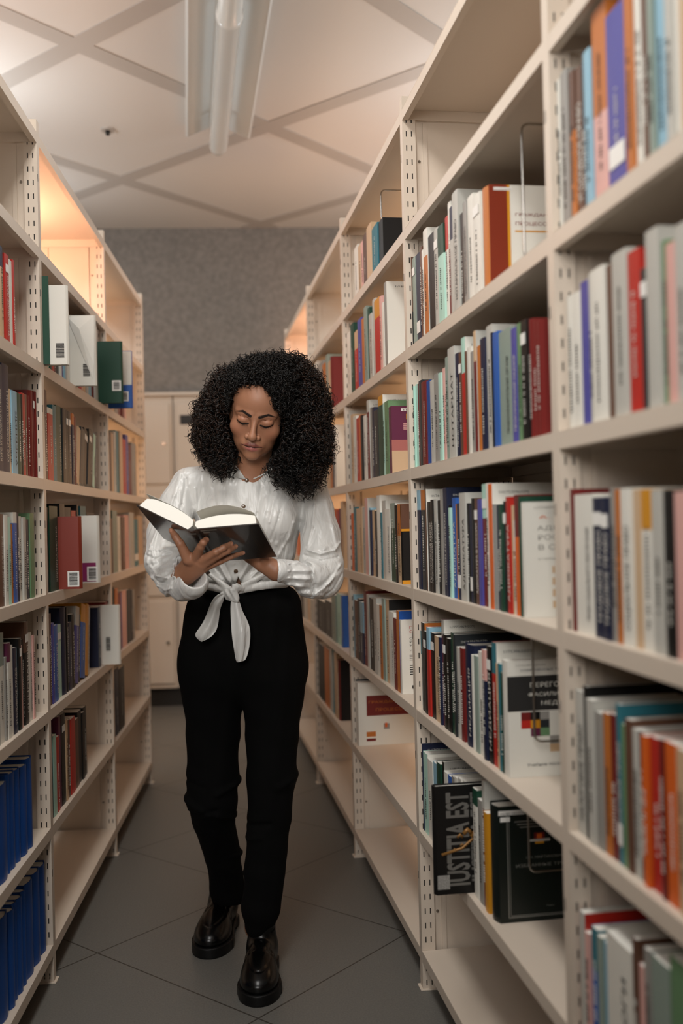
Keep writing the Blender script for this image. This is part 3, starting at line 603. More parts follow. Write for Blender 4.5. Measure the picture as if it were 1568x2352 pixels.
# --- left row, middle bay
shelf('L', 0, 3, 90, 620, 6.272, 1400, "78:K:900 100:Q:900 120:S:900 140:A:900 165:V:900 190:R:850 225:D:850 250:K:800 300:W:800 325:P:800 345:K:800 362:L:780 385:G:480 418:C/W45:630 458:S:640 500:C:680 530:U:700 570:R:690 610:I:690 640:S:700 680:G:720 705:L:730 750:D:740 800:G:800 840:Z:850 870:-")
shelf('L', 0, 4, 90, 910, 6.272, 1100, "80:U:-100::КРИМИНОЛОГИЯ 150:W/R8:170 225:T:130 275:V:140::КРИМИНАЛИСТИКА 350:K:180 395:K:200:s 425:K:220:s 465:O/N16:240 495:Q/N16:250 525:D:300 545:S:430:l13 590:C:450:l13 640:K:460:l13,s 690:K:470:l13,s 730:K:490:l13 775:A:530:l13 808:N:560:l13 835:-")
shelf('L', 0, 5, 0, 1050, 3.92, 900, "412:M:400 425:K:450 455:V:440::КРИМИНАЛИСТИКА 528:A:540 555:K:420 600:K:450 660:R:480 700:K:430 740:T:440 790:K:500 860:B:545 890:-")
shelf('L', 0, 6, 90, 1330, 6.272, 1150, "150:U:500::КРИМИНАЛИСТИКА 188:P:630 218:B:660::КРИМИНАЛИСТИКА 268:A:660:s 340:N:400:h 410:K:400::СУДЕБНАЯ_МЕДИЦИНА 432:N:620 475:K:500::ЭКСПЕРТИЗА 512:G/P25:390:l10 565:K:500:l10 600:Y/B25:360:l10 665:Y:350:l10 705:G:400:l10 735:-:0 855:N:400 890:Q:400 930:Z:420 965:D:320 1010:-")
shelf('L', 0, 7, 0, 1600, 3.128, 550, "362:K:270 388:A:275 410:R:285 432:M:140 450:K:120:s 478:S:160 492:U:165 512:R:150 545:U:160 572:K:100 600:K:110 615:K:70 637:-")
# --- left row, farthest bay
shelf('L', 1, 3, 90, 620, 6.272, 1950, "1040:S:1700 1090:Z:1720 1140:D:1740 1190:D:1760 1225:I:1760 1262:-")
shelf('L', 1, 4, 90, 910, 6.272, 1000, "1030:U:520 1060:S:530 1090:G:510 1120:T:500 1165:S:510 1210:R:620 1258:P:560 1300:D:700 1340:Z:680 1405:-")
shelf('L', 1, 5, 0, 1050, 3.92, 700, "1000:U:550 1018:H:480 1060:W:530 1095:U:540 1125:I:520 1170:G:500 1210:T:560:b 1250:S:530 1292:-")
shelf('L', 1, 6, 90, 1330, 6.272, 600, "1062:K:120 1095:Q:130 1140:D:190 1180:P:200 1205:I:160 1270:K:150 1330:K:150 1360:Z:150 1390:-")
shelf('L', 1, 7, 0, 1050, 3.92, 2000, "1035:N:1900 1072:K:1890 1122:-")

# wire book supports hanging in the right bookcase
def wire(pts, label):
    P = [Vector(p) for p in pts]; Q = []
    for i, p in enumerate(P):
        if 0 < i < len(P)-1:
            a = (P[i-1]-p).normalized(); b = (P[i+1]-p).normalized(); r_ = .016
            for u in (0, .25, .5, .75, 1): Q.append(p + a*r_*(1-u)**2 + b*r_*u**2)
        else: Q.append(p)
    o = MB().tube(Q, .0023, 10).build('book_support', M_chrome, None, True)
    return tag(o, label, 'book support', 'bent wire book supports hanging in the right bookcase')
def wires(bay, k, pxs, label, tt):
    """pxs: pixel of corner of the wire; the wire hangs from the shelf above into the run of books"""
    s, _ = s_at('R', pxs[0], pxs[1], tt); s2, z2 = s_at('R', pxs[2], pxs[3], tt); O, D, I, B = ROWS['R']
    zt = zk(k-1)-LIP-.002
    b = O + D*s
    p = b + I*tt
    wire([(p + I*.14 + Vector((0, 0, zt))), (p + Vector((0, 0, zt))), (p + Vector((0, 0, max(z2, zk(k)+.03)))), (p + I*.14 + Vector((0, 0, max(z2, zk(k)+.03))))], label)
wires(-1, 3, (1198, 335, 1214, 600), 'wire book support in front of the white civil procedure book', .05)
wires(-1, 6, (1222, 1480, 1245, 1715), 'wire book support in front of the black-titled white book', .05)
wires(-1, 7, (1213, 1900, 1232, 2020), 'wire book support in front of the large dark green hardback', .06)
wires(0, 2, (875, 466, 878, 506), 'wire book support at the top of the bay beside the woman', .05)
# ---- the runs that show smallest in the photo become one object
def px_of(P):
    d = P-Vector((0, 0, H)); q = -d.dot(Bv); return 784+FPX*d.dot(Rv)/q, 1176-FPX*d.dot(Uv)/q
for b in BOOKS:
    O, D, I, B = ROWS[b['row']]; q = []
    P = O+D*b['s']+I*.012+Vector((0, 0, zk(b['k']))); P2 = P+D*b['t']; P3 = P+Vector((0, 0, b['h']))
    a, c, e = px_of(P), px_of(P2), px_of(P3)
    ar = abs(a[0]-c[0])*abs(a[1]-e[1]); x = (a[0]+c[0])/2; y = (a[1]+e[1])/2
    if x < -2 or x > 1570 or e[1] > 2352: ar = 0
    if 440 < x < 705 and 830 < y < 1250: ar *= .1
    if x < 770 and x > 480 : ar *= .25
    if b['row'] == 'L' and b['bay'] == 0 and b['k'] == 3 : ar *= .3
    b['ar'] = ar if not b['note'] else 1e9
BOOKS.sort(key=lambda b: -b['ar'])
KEEP, REST = BOOKS[:300], BOOKS[300:]
def join_all(objs, name):
    V = []; F = []; MI = []; ms = []; n = 0
    for o in objs:
        for q in [o]+list(o.children):
            M = o.matrix_world @ (q.matrix_local if q is not o else Matrix())
            me = q.data; mp = []
            for m in me.materials:
                if m not in ms: ms.append(m)
                mp.append(ms.index(m))
            V += [tuple(M @ v.co) for v in me.vertices]
            for p in me.polygons: F.append([i+n for i in p.vertices]); MI.append(mp[p.material_index] if mp else 0)
            n += len(me.vertices)
    for o in objs:
        for c in list(o.children): bpy.data.objects.remove(c)
        bpy.data.objects.remove(o)
    return obj(name, V, F, ms, None, False, MI)
bpy.context.view_layer.update()
rest = join_all([b['o'] for b in REST], 'books')
tag(rest, 'the smallest, thinnest and farthest books filling the gaps in the rows', 'books', None, 'stuff')
BOOKS = KEEP
# ---- labels
def words(b):
    w_ = []
    t, h = b['t'], b['h']
    w_.append('very thin' if t < .007 else 'slim' if t < .013 else 'thick' if t > .032 else 'tall' if h > .25 else 'short' if h < .2 else '')
    if b['lean']: w_.append('leaning')
    w_.append(b['col'] + (' %s-topped' % b['c2'].replace(' ', '-') if b['c2'] else ''))
    w_.append('hardback' if b['hard'] else 'book')
    if b['feats'] and b['feats'][0] != 'lettered': w_.append('with '+b['feats'][0].replace('number printed on its cover', 'numbered cover'))
    return ' '.join(x for x in w_ if x)
BAYS = {('L', -1): 'nearest left bay', ('L', 0): 'middle left bay', ('L', 1): 'farthest left bay', ('R', -2): 'nearest right bay', ('R', -1): 'large right bay',
        ('R', 0): 'right bay beside her', ('R', 1): 'right bay behind her', ('R', 2): 'last right bay'}
by = {}
for b in BOOKS: by.setdefault((b['row'], b['bay'], b['k']), []).append(b)
NTH = ['first', 'second', 'third', 'fourth', 'fifth', 'sixth', 'seventh', 'eighth', 'ninth', 'tenth']
seen = set()
for key, L in by.items():
    L.sort(key=lambda b: -b['s']); place = '%s shelf, %s' % (ORD[key[2]], BAYS[key[:2]])
    base = [words(b) for b in L]
    for n, b in enumerate(L):
        o = b['o']; o.name = 'book'; o['category'] = 'book'
        o['group'] = 'books on the ' + place
        if b['note']: lab = b['note']
        else:
            same = [m for m in range(len(L)) if base[m] == base[n]]
            nb = lambda m: (L[m-1]['col'] if m else None, L[m+1]['col'] if m+1 < len(L) else None)
            if len(same) == 1: lab = base[n] + ', ' + place
            elif sum(nb(m)[0] == nb(n)[0] for m in same) == 1: lab = base[n] + (' just before a %s one, ' % nb(n)[0] if n else ' at the far end, ') + place
            elif sum(nb(m)[1] == nb(n)[1] for m in same) == 1: lab = base[n] + (' just behind a %s one, ' % nb(n)[1] if nb(n)[1] else ' at the near end, ') + place
            else: lab = '%s, %s such from far end, %s' % (base[n], NTH[min(same.index(n), 9)], place)
        if lab in seen: print('DUP', lab)
        seen.add(lab); o['label'] = lab
        if len(lab.split()) > 16: print('LONG', len(lab.split()), lab)
print('BOOKS', len(BOOKS), len(REST))

# ------------------------------------------------------------------ the woman
def P3(px, py, Y): return np.array(atY(px, py, Y), np.float32)
def pxm(Y): return Y/FPX
def smin(a, b, k):
    h = np.clip(.5+.5*(b-a)/k, 0, 1); return b*(1-h)+a*h-k*h*(1-h)
def smax(a, b, k): return -smin(-a, -b, k)
def ell(P, c, r, R=None):
    q = P-np.asarray(c, np.float32)
    if R is not None: q = q @ np.asarray(R, np.float32)
    r = np.asarray(r, np.float32); k0 = np.linalg.norm(q/r, axis=1); k1 = np.linalg.norm(q/(r*r), axis=1)+1e-9
    return k0*(k0-1)/k1
def cone(P, a, b, ra, rb, sq=None):
    a = np.asarray(a, np.float32); b = np.asarray(b, np.float32); ab = b-a
    t = np.clip(((P-a) @ ab)/(ab @ ab), 0, 1)[:, None]; v = P-(a+ab*t)
    if sq is not None: v = v/np.asarray(sq, np.float32)
    return np.linalg.norm(v, axis=1)-(ra+(rb-ra)*t[:, 0])
def nets(f, lo, hi, h):
    lo = np.array(lo, float); hi = np.array(hi, float); n = np.ceil((hi-lo)/h).astype(int)+1
    ax = [lo[i]+h*np.arange(n[i]) for i in range(3)]
    G = np.full(n, 1, np.float32); B4 = 6; nb = [-(-x//B4) for x in n]
    cc = [lo[i]+h*(np.arange(nb[i])*B4+(B4-1)/2) for i in range(3)]
    X, Y, Z = np.meshgrid(*cc, indexing='ij'); g = f(np.stack([X.ravel(), Y.ravel(), Z.ravel()], 1).astype(np.float32)).reshape(nb)
    G[:] = np.repeat(np.repeat(np.repeat(g, B4, 0), B4, 1), B4, 2)[:n[0], :n[1], :n[2]]
    actb = np.argwhere(np.abs(g) < h*B4*.5*1.74*1.35+.012); r_ = np.arange(B4)
    o3 = np.stack(np.meshgrid(r_, r_, r_, indexing='ij'), -1).reshape(-1, 3)
    for q in range(0, len(actb), 1200):
        I_ = (actb[q:q+1200, None]*B4+o3[None]).reshape(-1, 3); ok = (I_ < n).all(1); I_ = I_[ok]
        G[I_[:, 0], I_[:, 1], I_[:, 2]] = f((lo+I_*h).astype(np.float32))
    S = G < 0
    c8 = [S[i:n[0]-1+i, j:n[1]-1+j, k:n[2]-1+k] for i in (0, 1) for j in (0, 1) for k in (0, 1)]
    cnt = sum(c.astype(np.int8) for c in c8); act = (cnt > 0) & (cnt < 8); ids = np.argwhere(act)
    idx = -np.ones(act.shape, np.int64); idx[act] = np.arange(len(ids))
    acc = np.zeros((len(ids), 3)); w_ = np.zeros(len(ids)); I, J, K = ids.T
    for d in range(3):
        o1, o2 = [x for x in range(3) if x != d]
        for a in (0, 1):
            for b in (0, 1):
                off = [0, 0, 0]; off[o1] = a; off[o2] = b; e = off.copy(); e[d] = 1
                g0 = G[I+off[0], J+off[1], K+off[2]]; g1 = G[I+e[0], J+e[1], K+e[2]]; m = (g0 < 0) != (g1 < 0)
                t = np.where(m, g0/np.where(m, g0-g1, 1), 0); p = np.tile(np.array(off, float), (len(ids), 1)); p[:, d] += t
                acc[m] += p[m]; w_ += m
    V = lo+(ids+acc/w_[:, None])*h; F = []
    for d in range(3):
        o1, o2 = [(1, 2), (2, 0), (0, 1)][d]
        s0 = [slice(0, n[i]-1) for i in range(3)]; s1 = list(s0); s0[o1] = slice(1, n[o1]-1); s0[o2] = slice(1, n[o2]-1)
        s1 = list(s0); s1[d] = slice(1, n[d])
        A, B = S[tuple(s0)], S[tuple(s1)]; q = np.argwhere(A != B); 
        if not len(q): continue
        st = np.array([0, 0, 0]); st[o1] = 1; st[o2] = 1; base = q+st; u = np.zeros(3, int); v = np.zeros(3, int); u[o1] = 1; v[o2] = 1
        g = lambda x: idx[x[:, 0], x[:, 1], x[:, 2]]
        quad = np.stack([g(base-u-v), g(base-v), g(base), g(base-u)], 1); fl = A[q[:, 0], q[:, 1], q[:, 2]]
        quad[~fl] = quad[~fl][:, ::-1]; F.append(quad)
    return V, np.concatenate(F)
def colored(name, V, F, m, parent, colors):
    o = npobj(name, V, F, m, parent); ca_ = o.data.color_attributes.new('tint', 'FLOAT_COLOR', 'POINT')
    n = len(o.data.vertices); c = np.ones((n, 4), np.float32); c[:, :3] = colors[:n]; ca_.data.foreach_set('color', c.ravel()); return o
person = empty('person', (0, 0, 0)); HIP = P3(560, 1450, 2.88); person.location = (float(HIP[0]), 2.85, 0)
tag(person, 'person in white tied blouse and black trousers, dark curly hair, reading an open book', 'person')
PL = np.array([person.location[0], person.location[1], 0], np.float32)
# head frame
HC = P3(584, 966, 2.76); hr = Matrix.Rotation(math.radians(-7), 3, 'Z') @ Matrix.Rotation(math.radians(24), 3, 'X') @ Matrix.Rotation(math.radians(11), 3, 'Y')
HR = np.array(hr, np.float32)               # columns = local axes in world
def eyeoff(v): return HR @ np.array(v, np.float32)
HC = HC - eyeoff((0, -.075, 0)) + np.array((0, 0, 0), np.float32)
HC = P3(585, 968, 2.68) - eyeoff((0, -.08, 0))
def h2w(v): return HC + HR @ np.array(v, np.float32)
def head_sdf(P):
    Q = (P-HC) @ HR; X = Q.copy(); X[:, 0] = np.abs(X[:, 0])
    d = ell(Q, (0, .014, .036), (.075, .096, .086))
    d = smin(d, ell(Q, (0, -.040, .042), (.058, .043, .05)), .03)
    d = smin(d, ell(Q, (0, -.026, -.03), (.0635, .058, .078)), .03)
    d = smin(d, ell(Q, (0, -.036, -.072), (.048, .046, .038)), .025)
    d = smin(d, ell(Q, (0, -.071, -.099), (.020, .015, .015)), .018)
    d = smin(d, ell(X, (.044, -.055, -.029), (.023, .021, .021)), .018)
    d = smin(d, cone(X, (.012, -.081, .016), (.046, -.066, .019), .007, .006), .014)
    d = smin(d, ell(X, (.073, .012, -.012), (.008, .018, .03)), .006)
    d = smax(d, -ell(X, (.0305, -.094, -.002), (.019, .0125, .0125)), .011)
    lid = ell(X, (.0315, -.0715, -.0005), (.0175, .0140, .0130)); d = smin(d, lid, .0035)
    d = smax(d, -cone(X, (.018, -.0835, .0078), (.043, -.0765, .0078), .0012, .0012), .002)       # lid crease
    d = smin(d, cone(Q, (0, -.083, .008), (0, -.104, -.034), .0062, .0085), .009)
    d = smin(d, ell(Q, (0, -.1035, -.0375), (.0116, .0100, .0098)), .007)
    d = smin(d, ell(X, (.0146, -.0915, -.0405), (.0074, .0092, .0070)), .0045)
    d = smax(d, -ell(X, (.0068, -.099, -.0487), (.0038, .0048, .003)), .002)
    d = smin(d, ell(Q, (0, -.077, -.066), (.030, .0175, .021)), .012)
    d = smax(d, -cone(Q, (0, -.0985, -.050), (0, -.0985, -.057), .0018, .0022), .004)             # philtrum
    up = smin(cone(X, (.0245, -.0825, -.0675), (.0070, -.0915, -.0630), .0028, .0050), cone(X, (.0070, -.0915, -.0630), (0, -.0917, -.0643), .0050, .0045), .002)
    lo = cone(X, (.0205, -.083, -.0716), (0, -.0905, -.0750), .0036, .0072)
    d = smin(smin(d, up, .003), lo, .003)
    d = smax(d, -smin(cone(X, (.0250, -.0860, -.0678), (.008, -.0958, -.0684), .0008, .0013), cone(X, (.008, -.0958, -.0684), (0, -.0962, -.0674), .0013, .0013), .001), .0015)
    d = smax(d, -ell(Q, (0, -.098, -.0875), (.014, .008, .006)), .008)                            # under the lower lip
    return d
NB = P3(590, 1150, 2.87)
def neck_sdf(P):
    d = cone(P, h2w((0, .02, -.055)), P3(572, 1100, 2.85), .050, .052)
    d = smin(d, ell(P, P3(572, 1160, 2.865), (.13, .07, .10)), .05)
    for x in (1, -1): d = smin(d, cone(P, P3(572+x*8, 1108, 2.815), P3(572+x*48, 1096, 2.835), .009, .009), .014)
    return d
def torso_sdf(P):
    d = ell(P, P3(572, 1180, 2.88), (.145, .085, .15)); d = smin(d, ell(P, P3(562, 1310, 2.88), (.118, .085, .12)), .05)
    d = smin(d, ell(P, P3(556, 1480, 2.9), (.155, .10, .14)), .05)
    for pts in (((500, 1520, 2.9), (485, 1840, 2.93), (518, 2040, 3.08)), ((620, 1520, 2.88), (618, 1850, 2.85), (588, 2130, 2.82))):
        a, b, c = [P3(*q) for q in pts]; d = smin(d, cone(P, a, b, .078, .045), .03); d = smin(d, cone(P, b, c, .045, .033), .02)
    for pts in (((436, 1118, 2.88), (380, 1290, 2.76), (418, 1325, 2.60)), ((712, 1120, 2.89), (736, 1322, 2.80), (656, 1317, 2.70))):
        a, b, c = [P3(*q) for q in pts]; d = smin(d, cone(P, a, b, .034, .028), .02); d = smin(d, cone(P, b, c, .028, .022), .02)
    return d
# ---- hands: each finger is (joints..., radii)
def hand_sdf(P, wrist, palm, fingers, pk=.010):
    d = cone(P, wrist[0], wrist[1], .026, .0235)
    for (a, b, r0, r1) in palm: d = smin(d, cone(P, a, b, r0, r1), pk)
    for f in fingers:
        pts, rs = f; e = None
        for i in range(len(pts)-1):
            c = cone(P, pts[i], pts[i+1], rs[i], rs[i+1]); e = c if e is None else smin(e, c, .0035)
        d = smin(d, e, .006)
    return d
# book frame (needed by the hands): top edge near the camera, lower edge toward her
BT = Vector(atY(452, 1216, 2.42)); BV = Vector(atY(566, 1286, 2.63)) - Vector(atY(520, 1214, 2.42)); BL = .235; BV = BV.normalized()
BX = Vector(atY(597, 1213, 2.42)) - BT; BX = (BX - BV*BX.dot(BV)).normalized(); BN = BX.cross(BV).normalized()
if BN.z < 0: BN = -BN
def bk(u, v, n): return np.array(BT + BX*u + BV*v + BN*n, np.float32)      # u right, v toward her, n up from the cover
def surf(px, py, off):
    """point in front of the underside of the right cover seen at a pixel, off metres toward the camera side"""
    d = ray(px, py); o = Vector((0, 0, H)); q = BT - BN*off
    t = (q-o).dot(BN)/d.dot(BN); return np.array(o + d*t, np.float32)
def fr(px, py, Y): return P3(px, py, Y)
rw = fr(415, 1330, 2.60)
RK = [fr(468, 1266, 2.475), fr(478, 1279, 2.485), fr(477, 1291, 2.50), fr(474, 1302, 2.52)]   # knuckles: index, middle, ring, little
R_F = [([fr(432, 1285, 2.50), fr(414, 1249, 2.485), fr(403, 1233, 2.487), fr(393.5, 1218, 2.495)], [.0150, .0105, .0092, .0068]),
       ([fr(450, 1278, 2.492), fr(461, 1256, 2.462), fr(467, 1246, 2.452), fr(473, 1240, 2.462)], [.0120, .0096, .0088, .0078]),
       ([fr(466, 1286, 2.495), fr(496, 1268, 2.468), fr(514, 1258, 2.470), fr(530, 1249, 2.488)], [.0120, .0088, .0080, .0064]),
       ([fr(468, 1296, 2.505), fr(502, 1276, 2.478), fr(524, 1265, 2.482), fr(541, 1255, 2.502)], [.0118, .0086, .0078, .0062]),
       ([fr(466, 1306, 2.52), fr(506, 1289, 2.502), fr(532, 1278, 2.510), fr(558, 1270, 2.535)], [.0108, .0078, .0068, .0054])]
R_P = [(fr(420, 1316, 2.56), fr(440, 1284, 2.505), .024, .0165), (fr(424, 1318, 2.56), fr(456, 1290, 2.505), .023, .0155),
       (fr(428, 1320, 2.56), fr(462, 1298, 2.51), .022, .0145), (fr(430, 1322, 2.565), fr(464, 1306, 2.52), .020, .0125)]
lw = fr(640, 1316, 2.66)
L_F = [([fr(594, 1298, 2.672), fr(572, 1286, 2.69), fr(556, 1276, 2.69), fr(544, 1268, 2.685)], [.0125, .0088, .0078, .0062]),
       ([fr(594, 1292, 2.672), fr(570, 1274, 2.68), fr(554, 1262, 2.68), fr(542, 1254, 2.675)], [.0122, .0088, .0078, .0062]),
       ([fr(598, 1286, 2.672), fr(578, 1266, 2.675), fr(564, 1254, 2.67), fr(553, 1246, 2.665)], [.0120, .0088, .0078, .0062]),
       ([fr(604, 1280, 2.67), fr(590, 1262, 2.67), fr(580, 1252, 2.665), fr(572, 1246, 2.66)], [.0108, .0078, .0068, .0054]),
       ([fr(612, 1296, 2.668), fr(604, 1274, 2.645), fr(600, 1258, 2.628), fr(596, 1246, 2.618)], [.0140, .0100, .0092, .0068])]
L_P = [(fr(632, 1314, 2.675), fr(602, 1300, 2.675), .022, .0165), (fr(632, 1310, 2.67), fr(602, 1292, 2.672), .022, .0160), (fr(632, 1306, 2.67), fr(608, 1284, 2.67), .021, .0135)]
# keep left-hand fingers beneath the cover: push along the cover normal
def under(p, r):
    q = Vector([float(x) for x in p]) - BT; n = q.dot(BN); lim = -r-.0015
    return p if n < lim else (p - np.array(BN, np.float32)*(n-lim))
def clampR(p, r):
    q = Vector([float(x) for x in p]) - BT; u = q.dot(BX); n = q.dot(BN)
    if u > -.012: lim = -r-.0012; return p if n < lim else p - np.array(BN, np.float32)*(n-lim)
    return p
R_F = [R_F[0]] + [([clampR(p, r) for p, r in zip(a, b)], b) for a, b in R_F[1:]]
rh = lambda P: hand_sdf(P, (fr(398, 1328, 2.67), fr(420, 1322, 2.57)), R_P, R_F)
lh = lambda P: hand_sdf(P, (fr(672, 1322, 2.72), fr(634, 1312, 2.675)), L_P, L_F)
SK = np.array(hexc('9A6C52')[:3], np.float32)
def head_colors(V):
    P = V.astype(np.float32); Q = (P-HC) @ HR; X = Q.copy(); X[:, 0] = np.abs(X[:, 0]); n = len(V); c = np.ones((n, 3), np.float32)*SK
    def mixc(m, hx):
        m = np.clip(m, 0, 1)[:, None]; c[:] = c*(1-m)+np.array(hexc(hx)[:3], np.float32)*m
    ck = np.exp(-((X[:, 0]-.045)**2+(Q[:, 2]+.03)**2)/.0004)*(Q[:, 1] < -.03); mixc(ck*.25, 'A4614A')
    mixc(np.exp(-((X[:, 0]-.031)**2/.0003+(Q[:, 2]-.006)**2/.00009))*(Q[:, 1] < -.05)*.55, 'A8745A')
    up = smin(cone(X, (.0255, -.0830, -.0675), (.0070, -.0925, -.0630), .0034, .0056), cone(X, (.0070, -.0925, -.0630), (0, -.0925, -.0643), .0056, .0050), .002)
    lo = cone(X, (.0215, -.083, -.0716), (0, -.0915, -.0750), .0042, .0080)
    mixc((.0012-up)/.0012, '7F4A40'); mixc((.0012-lo)/.0012, 'A8655C')
    ln = cone(X, (.0258, -.0855, -.0676), (.008, -.0940, -.0684), .0012, .0013); ln = np.minimum(ln, cone(X, (.008, -.0940, -.0684), (0, -.0945, -.0674), .0013, .0013)); mixc((.0012-ln)/.0010, '34150F')
    # brows: arched tapered strokes
    br = np.minimum(cone(X, (.0125, -.088, .0165), (.032, -.085, .0245), .0034, .0030), cone(X, (.032, -.085, .0245), (.052, -.068, .0185), .0028, .0008)) - 0
    q2 = np.minimum(cone(X*[1, 0, 1], (.0125, 0, .0165), (.034, 0, .0245), .0040, .0030), cone(X*[1, 0, 1], (.034, 0, .0245), (.053, 0, .0180), .0030, .0006))
    mixc((.0010-q2)/.0014*(Q[:, 1] < -.04)*.93, '1C120D')
    # lash line along the lower rim of the lowered upper lid
    la = np.minimum(cone(X*[1, 0, 1], (.0165, 0, -.0080), (.031, 0, -.0120), .0014, .0024), cone(X*[1, 0, 1], (.031, 0, -.0120), (.0480, 0, -.0045), .0024, .0014))
    mixc((.0012-la)/.0010*(Q[:, 1] < -.04), '120B09')
    nz = ell(X, (.0068, -.0995, -.0487), (.0045, .006, .0036)); mixc((.0005-nz)/.001, '2A120C')
    return c
def simple_colors(V): return np.ones((len(V), 3), np.float32)*SK
def hand_colors(V, F_):
    c = simple_colors(V); P = V.astype(np.float32)
    for pts, rs in F_:
        tip, pre = pts[-1], pts[-2]; dirv = (tip-pre)/np.linalg.norm(tip-pre); toC = -tip/np.linalg.norm(tip); toC = toC - dirv*(toC @ dirv); toC /= np.linalg.norm(toC)
        side = np.cross(dirv, toC); q = P-(tip+dirv*.000); a = q @ dirv; b = q @ side; n = q @ toC; r = rs[-1]
        m = np.clip((1-((a/(.0072))**2+(b/(r*.75))**2))*6, 0, 1)*(n > r*.35)
        c[:] = c*(1-m[:, None])+np.array(hexc('B9836A')[:3], np.float32)*m[:, None]
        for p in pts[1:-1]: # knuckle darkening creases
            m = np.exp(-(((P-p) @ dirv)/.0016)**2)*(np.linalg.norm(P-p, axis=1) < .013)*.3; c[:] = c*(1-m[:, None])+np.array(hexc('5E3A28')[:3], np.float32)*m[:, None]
    return c
nk_z = float(P3(572, 1135, 2.8)[2])
fh = lambda P: smin(head_sdf(P), neck_sdf(P), .018)
hv, hf = nets(fh, (HC[0]-.16, HC[1]-.15, nk_z), (HC[0]+.16, HC[1]+.16, HC[2]+.135), .0014)
rv, rf = nets(rh, np.min([fr(380, 1345, 2.5), fr(380, 1345, 2.7)], 0)-[.02, .10, .02], np.max([fr(575, 1205, 2.42), fr(575, 1205, 2.7)], 0)+[.01, .02, .01], .0014)
lv, lf = nets(lh, P3(525, 1335, 2.6)-[.01, .02, .02], P3(655, 1238, 2.75)+[.0, .0, .01], .0020)
def crop(V, F_, keep): return V, F_[keep(V[F_].mean(1))]
bodyf = lambda P: torso_sdf(P)
tv, tf = nets(bodyf, (PL[0]-.36, 2.45, .06), (PL[0]+.36, 3.2, nk_z+.02), .009)
wr, wl = fr(408, 1326, 2.58), fr(648, 1314, 2.68)
tv, tf = crop(tv, tf, lambda c: (np.linalg.norm(c-wr, axis=1) > .035) & ~((c[:, 0] > wr[0]-.005) & (c[:, 0] < wl[0]+.01) & (c[:, 1] < 2.70)))
M_skin = bpy.data.materials.new('skin'); M_skin.use_nodes = True; _n = M_skin.node_tree; _b = _n.nodes['Principled BSDF']
_a = _n.nodes.new('ShaderNodeVertexColor'); _a.layer_name = 'tint'; _n.links.new(_a.outputs[0], _b.inputs['Base Color'])
_b.inputs['Roughness'].default_value = .48; _b.inputs['Specular IOR Level'].default_value = .4
_b.inputs['Subsurface Weight'].default_value = .12; _b.inputs['Subsurface Radius'].default_value = (.010, .004, .002); _b.inputs['Subsurface Scale'].default_value = .4
AV = np.concatenate([hv, rv, lv, tv]); o1 = len(hv); o2 = o1+len(rv); o3 = o2+len(lv)
AF = np.concatenate([hf, rf+o1, lf+o2, tf+o3]); AC = np.concatenate([head_colors(hv), hand_colors(rv, R_F), hand_colors(lv, L_F), simple_colors(tv)])
body = colored('body', AV-PL, AF, M_skin, person, AC)
# ---- lashes
for x in (1, -1):
    m = MB()
    for i in range(13):
        t = i/12; lx = (.0175+t*.0285)*x; lz = -.0078-.0042*math.sin(math.pi*min(1, t*.9+.1))+.0035*t; ly = -.0845+.012*t**2
        a = h2w((lx, ly, lz))-PL; b = h2w((lx+x*.002*(t-.2), ly-.005, lz-.0035))-PL; c = h2w((lx+x*.004*(t-.2), ly-.0085, lz-.004))-PL
        m.tube([a, b, c], [.00045, .0003, .0001], 4)
    m.build('eyelashes', mat('lash', '0A0706', .6), body)
# ---- blouse
def seg2(P, a, b, Y=None):
    """distance in the x-z plane to a segment given by two pixels"""
    A = P3(a[0], a[1], a[2])[[0, 2]]; B = P3(b[0], b[1], b[2])[[0, 2]]; ab = B-A; q = P[:, [0, 2]]-A
    t = np.clip((q @ ab)/(ab @ ab), 0, 1); return np.linalg.norm(q-ab*t[:, None], axis=1), t
FOLDS = []
def fold(pts, Y, wd, dep, fr_=True):
    for i in range(len(pts)-1): FOLDS.append(((pts[i][0], pts[i][1], Y), (pts[i+1][0], pts[i+1][1], Y), wd, dep))
fold([(570, 1100), (562, 1180), (545, 1320)], 2.77, .011, .0022)
for x, a in ((468, 6), (490, 10), (515, 6), (600, -8), (625, -10), (655, -12)): fold([(x, 1120), (x+a, 1180), (x+a*1.6, 1240)], 2.8, .006, -.003)
fold([(652, 1150), (636, 1250)], 2.8, .005, .003); fold([(690, 1130), (668, 1270)], 2.8, .007, -.006); fold([(704, 1120), (690, 1200), (680, 1262)], 2.82, .008, -.008)
fold([(433, 1120), (446, 1200), (452, 1260)], 2.8, .006, -.005); fold([(422, 1095), (440, 1160)], 2.8, .007, -.004); fold([(412, 1130), (420, 1210)], 2.8, .006, .003)
for (a, b, dp) in (((480, 1290), (526, 1345), -.007), ((492, 1285), (530, 1342), .004), ((510, 1285), (534, 1340), -.006), ((590, 1288), (546, 1344), -.006), ((575, 1288), (545, 1342), .004), ((606, 1300), (552, 1347), .005), ((622, 1318), (556, 1352), -.006), ((470, 1315), (520, 1350), .005), ((600, 1330), (560, 1350), .004)): fold([a, b], 2.77, .004, dp)
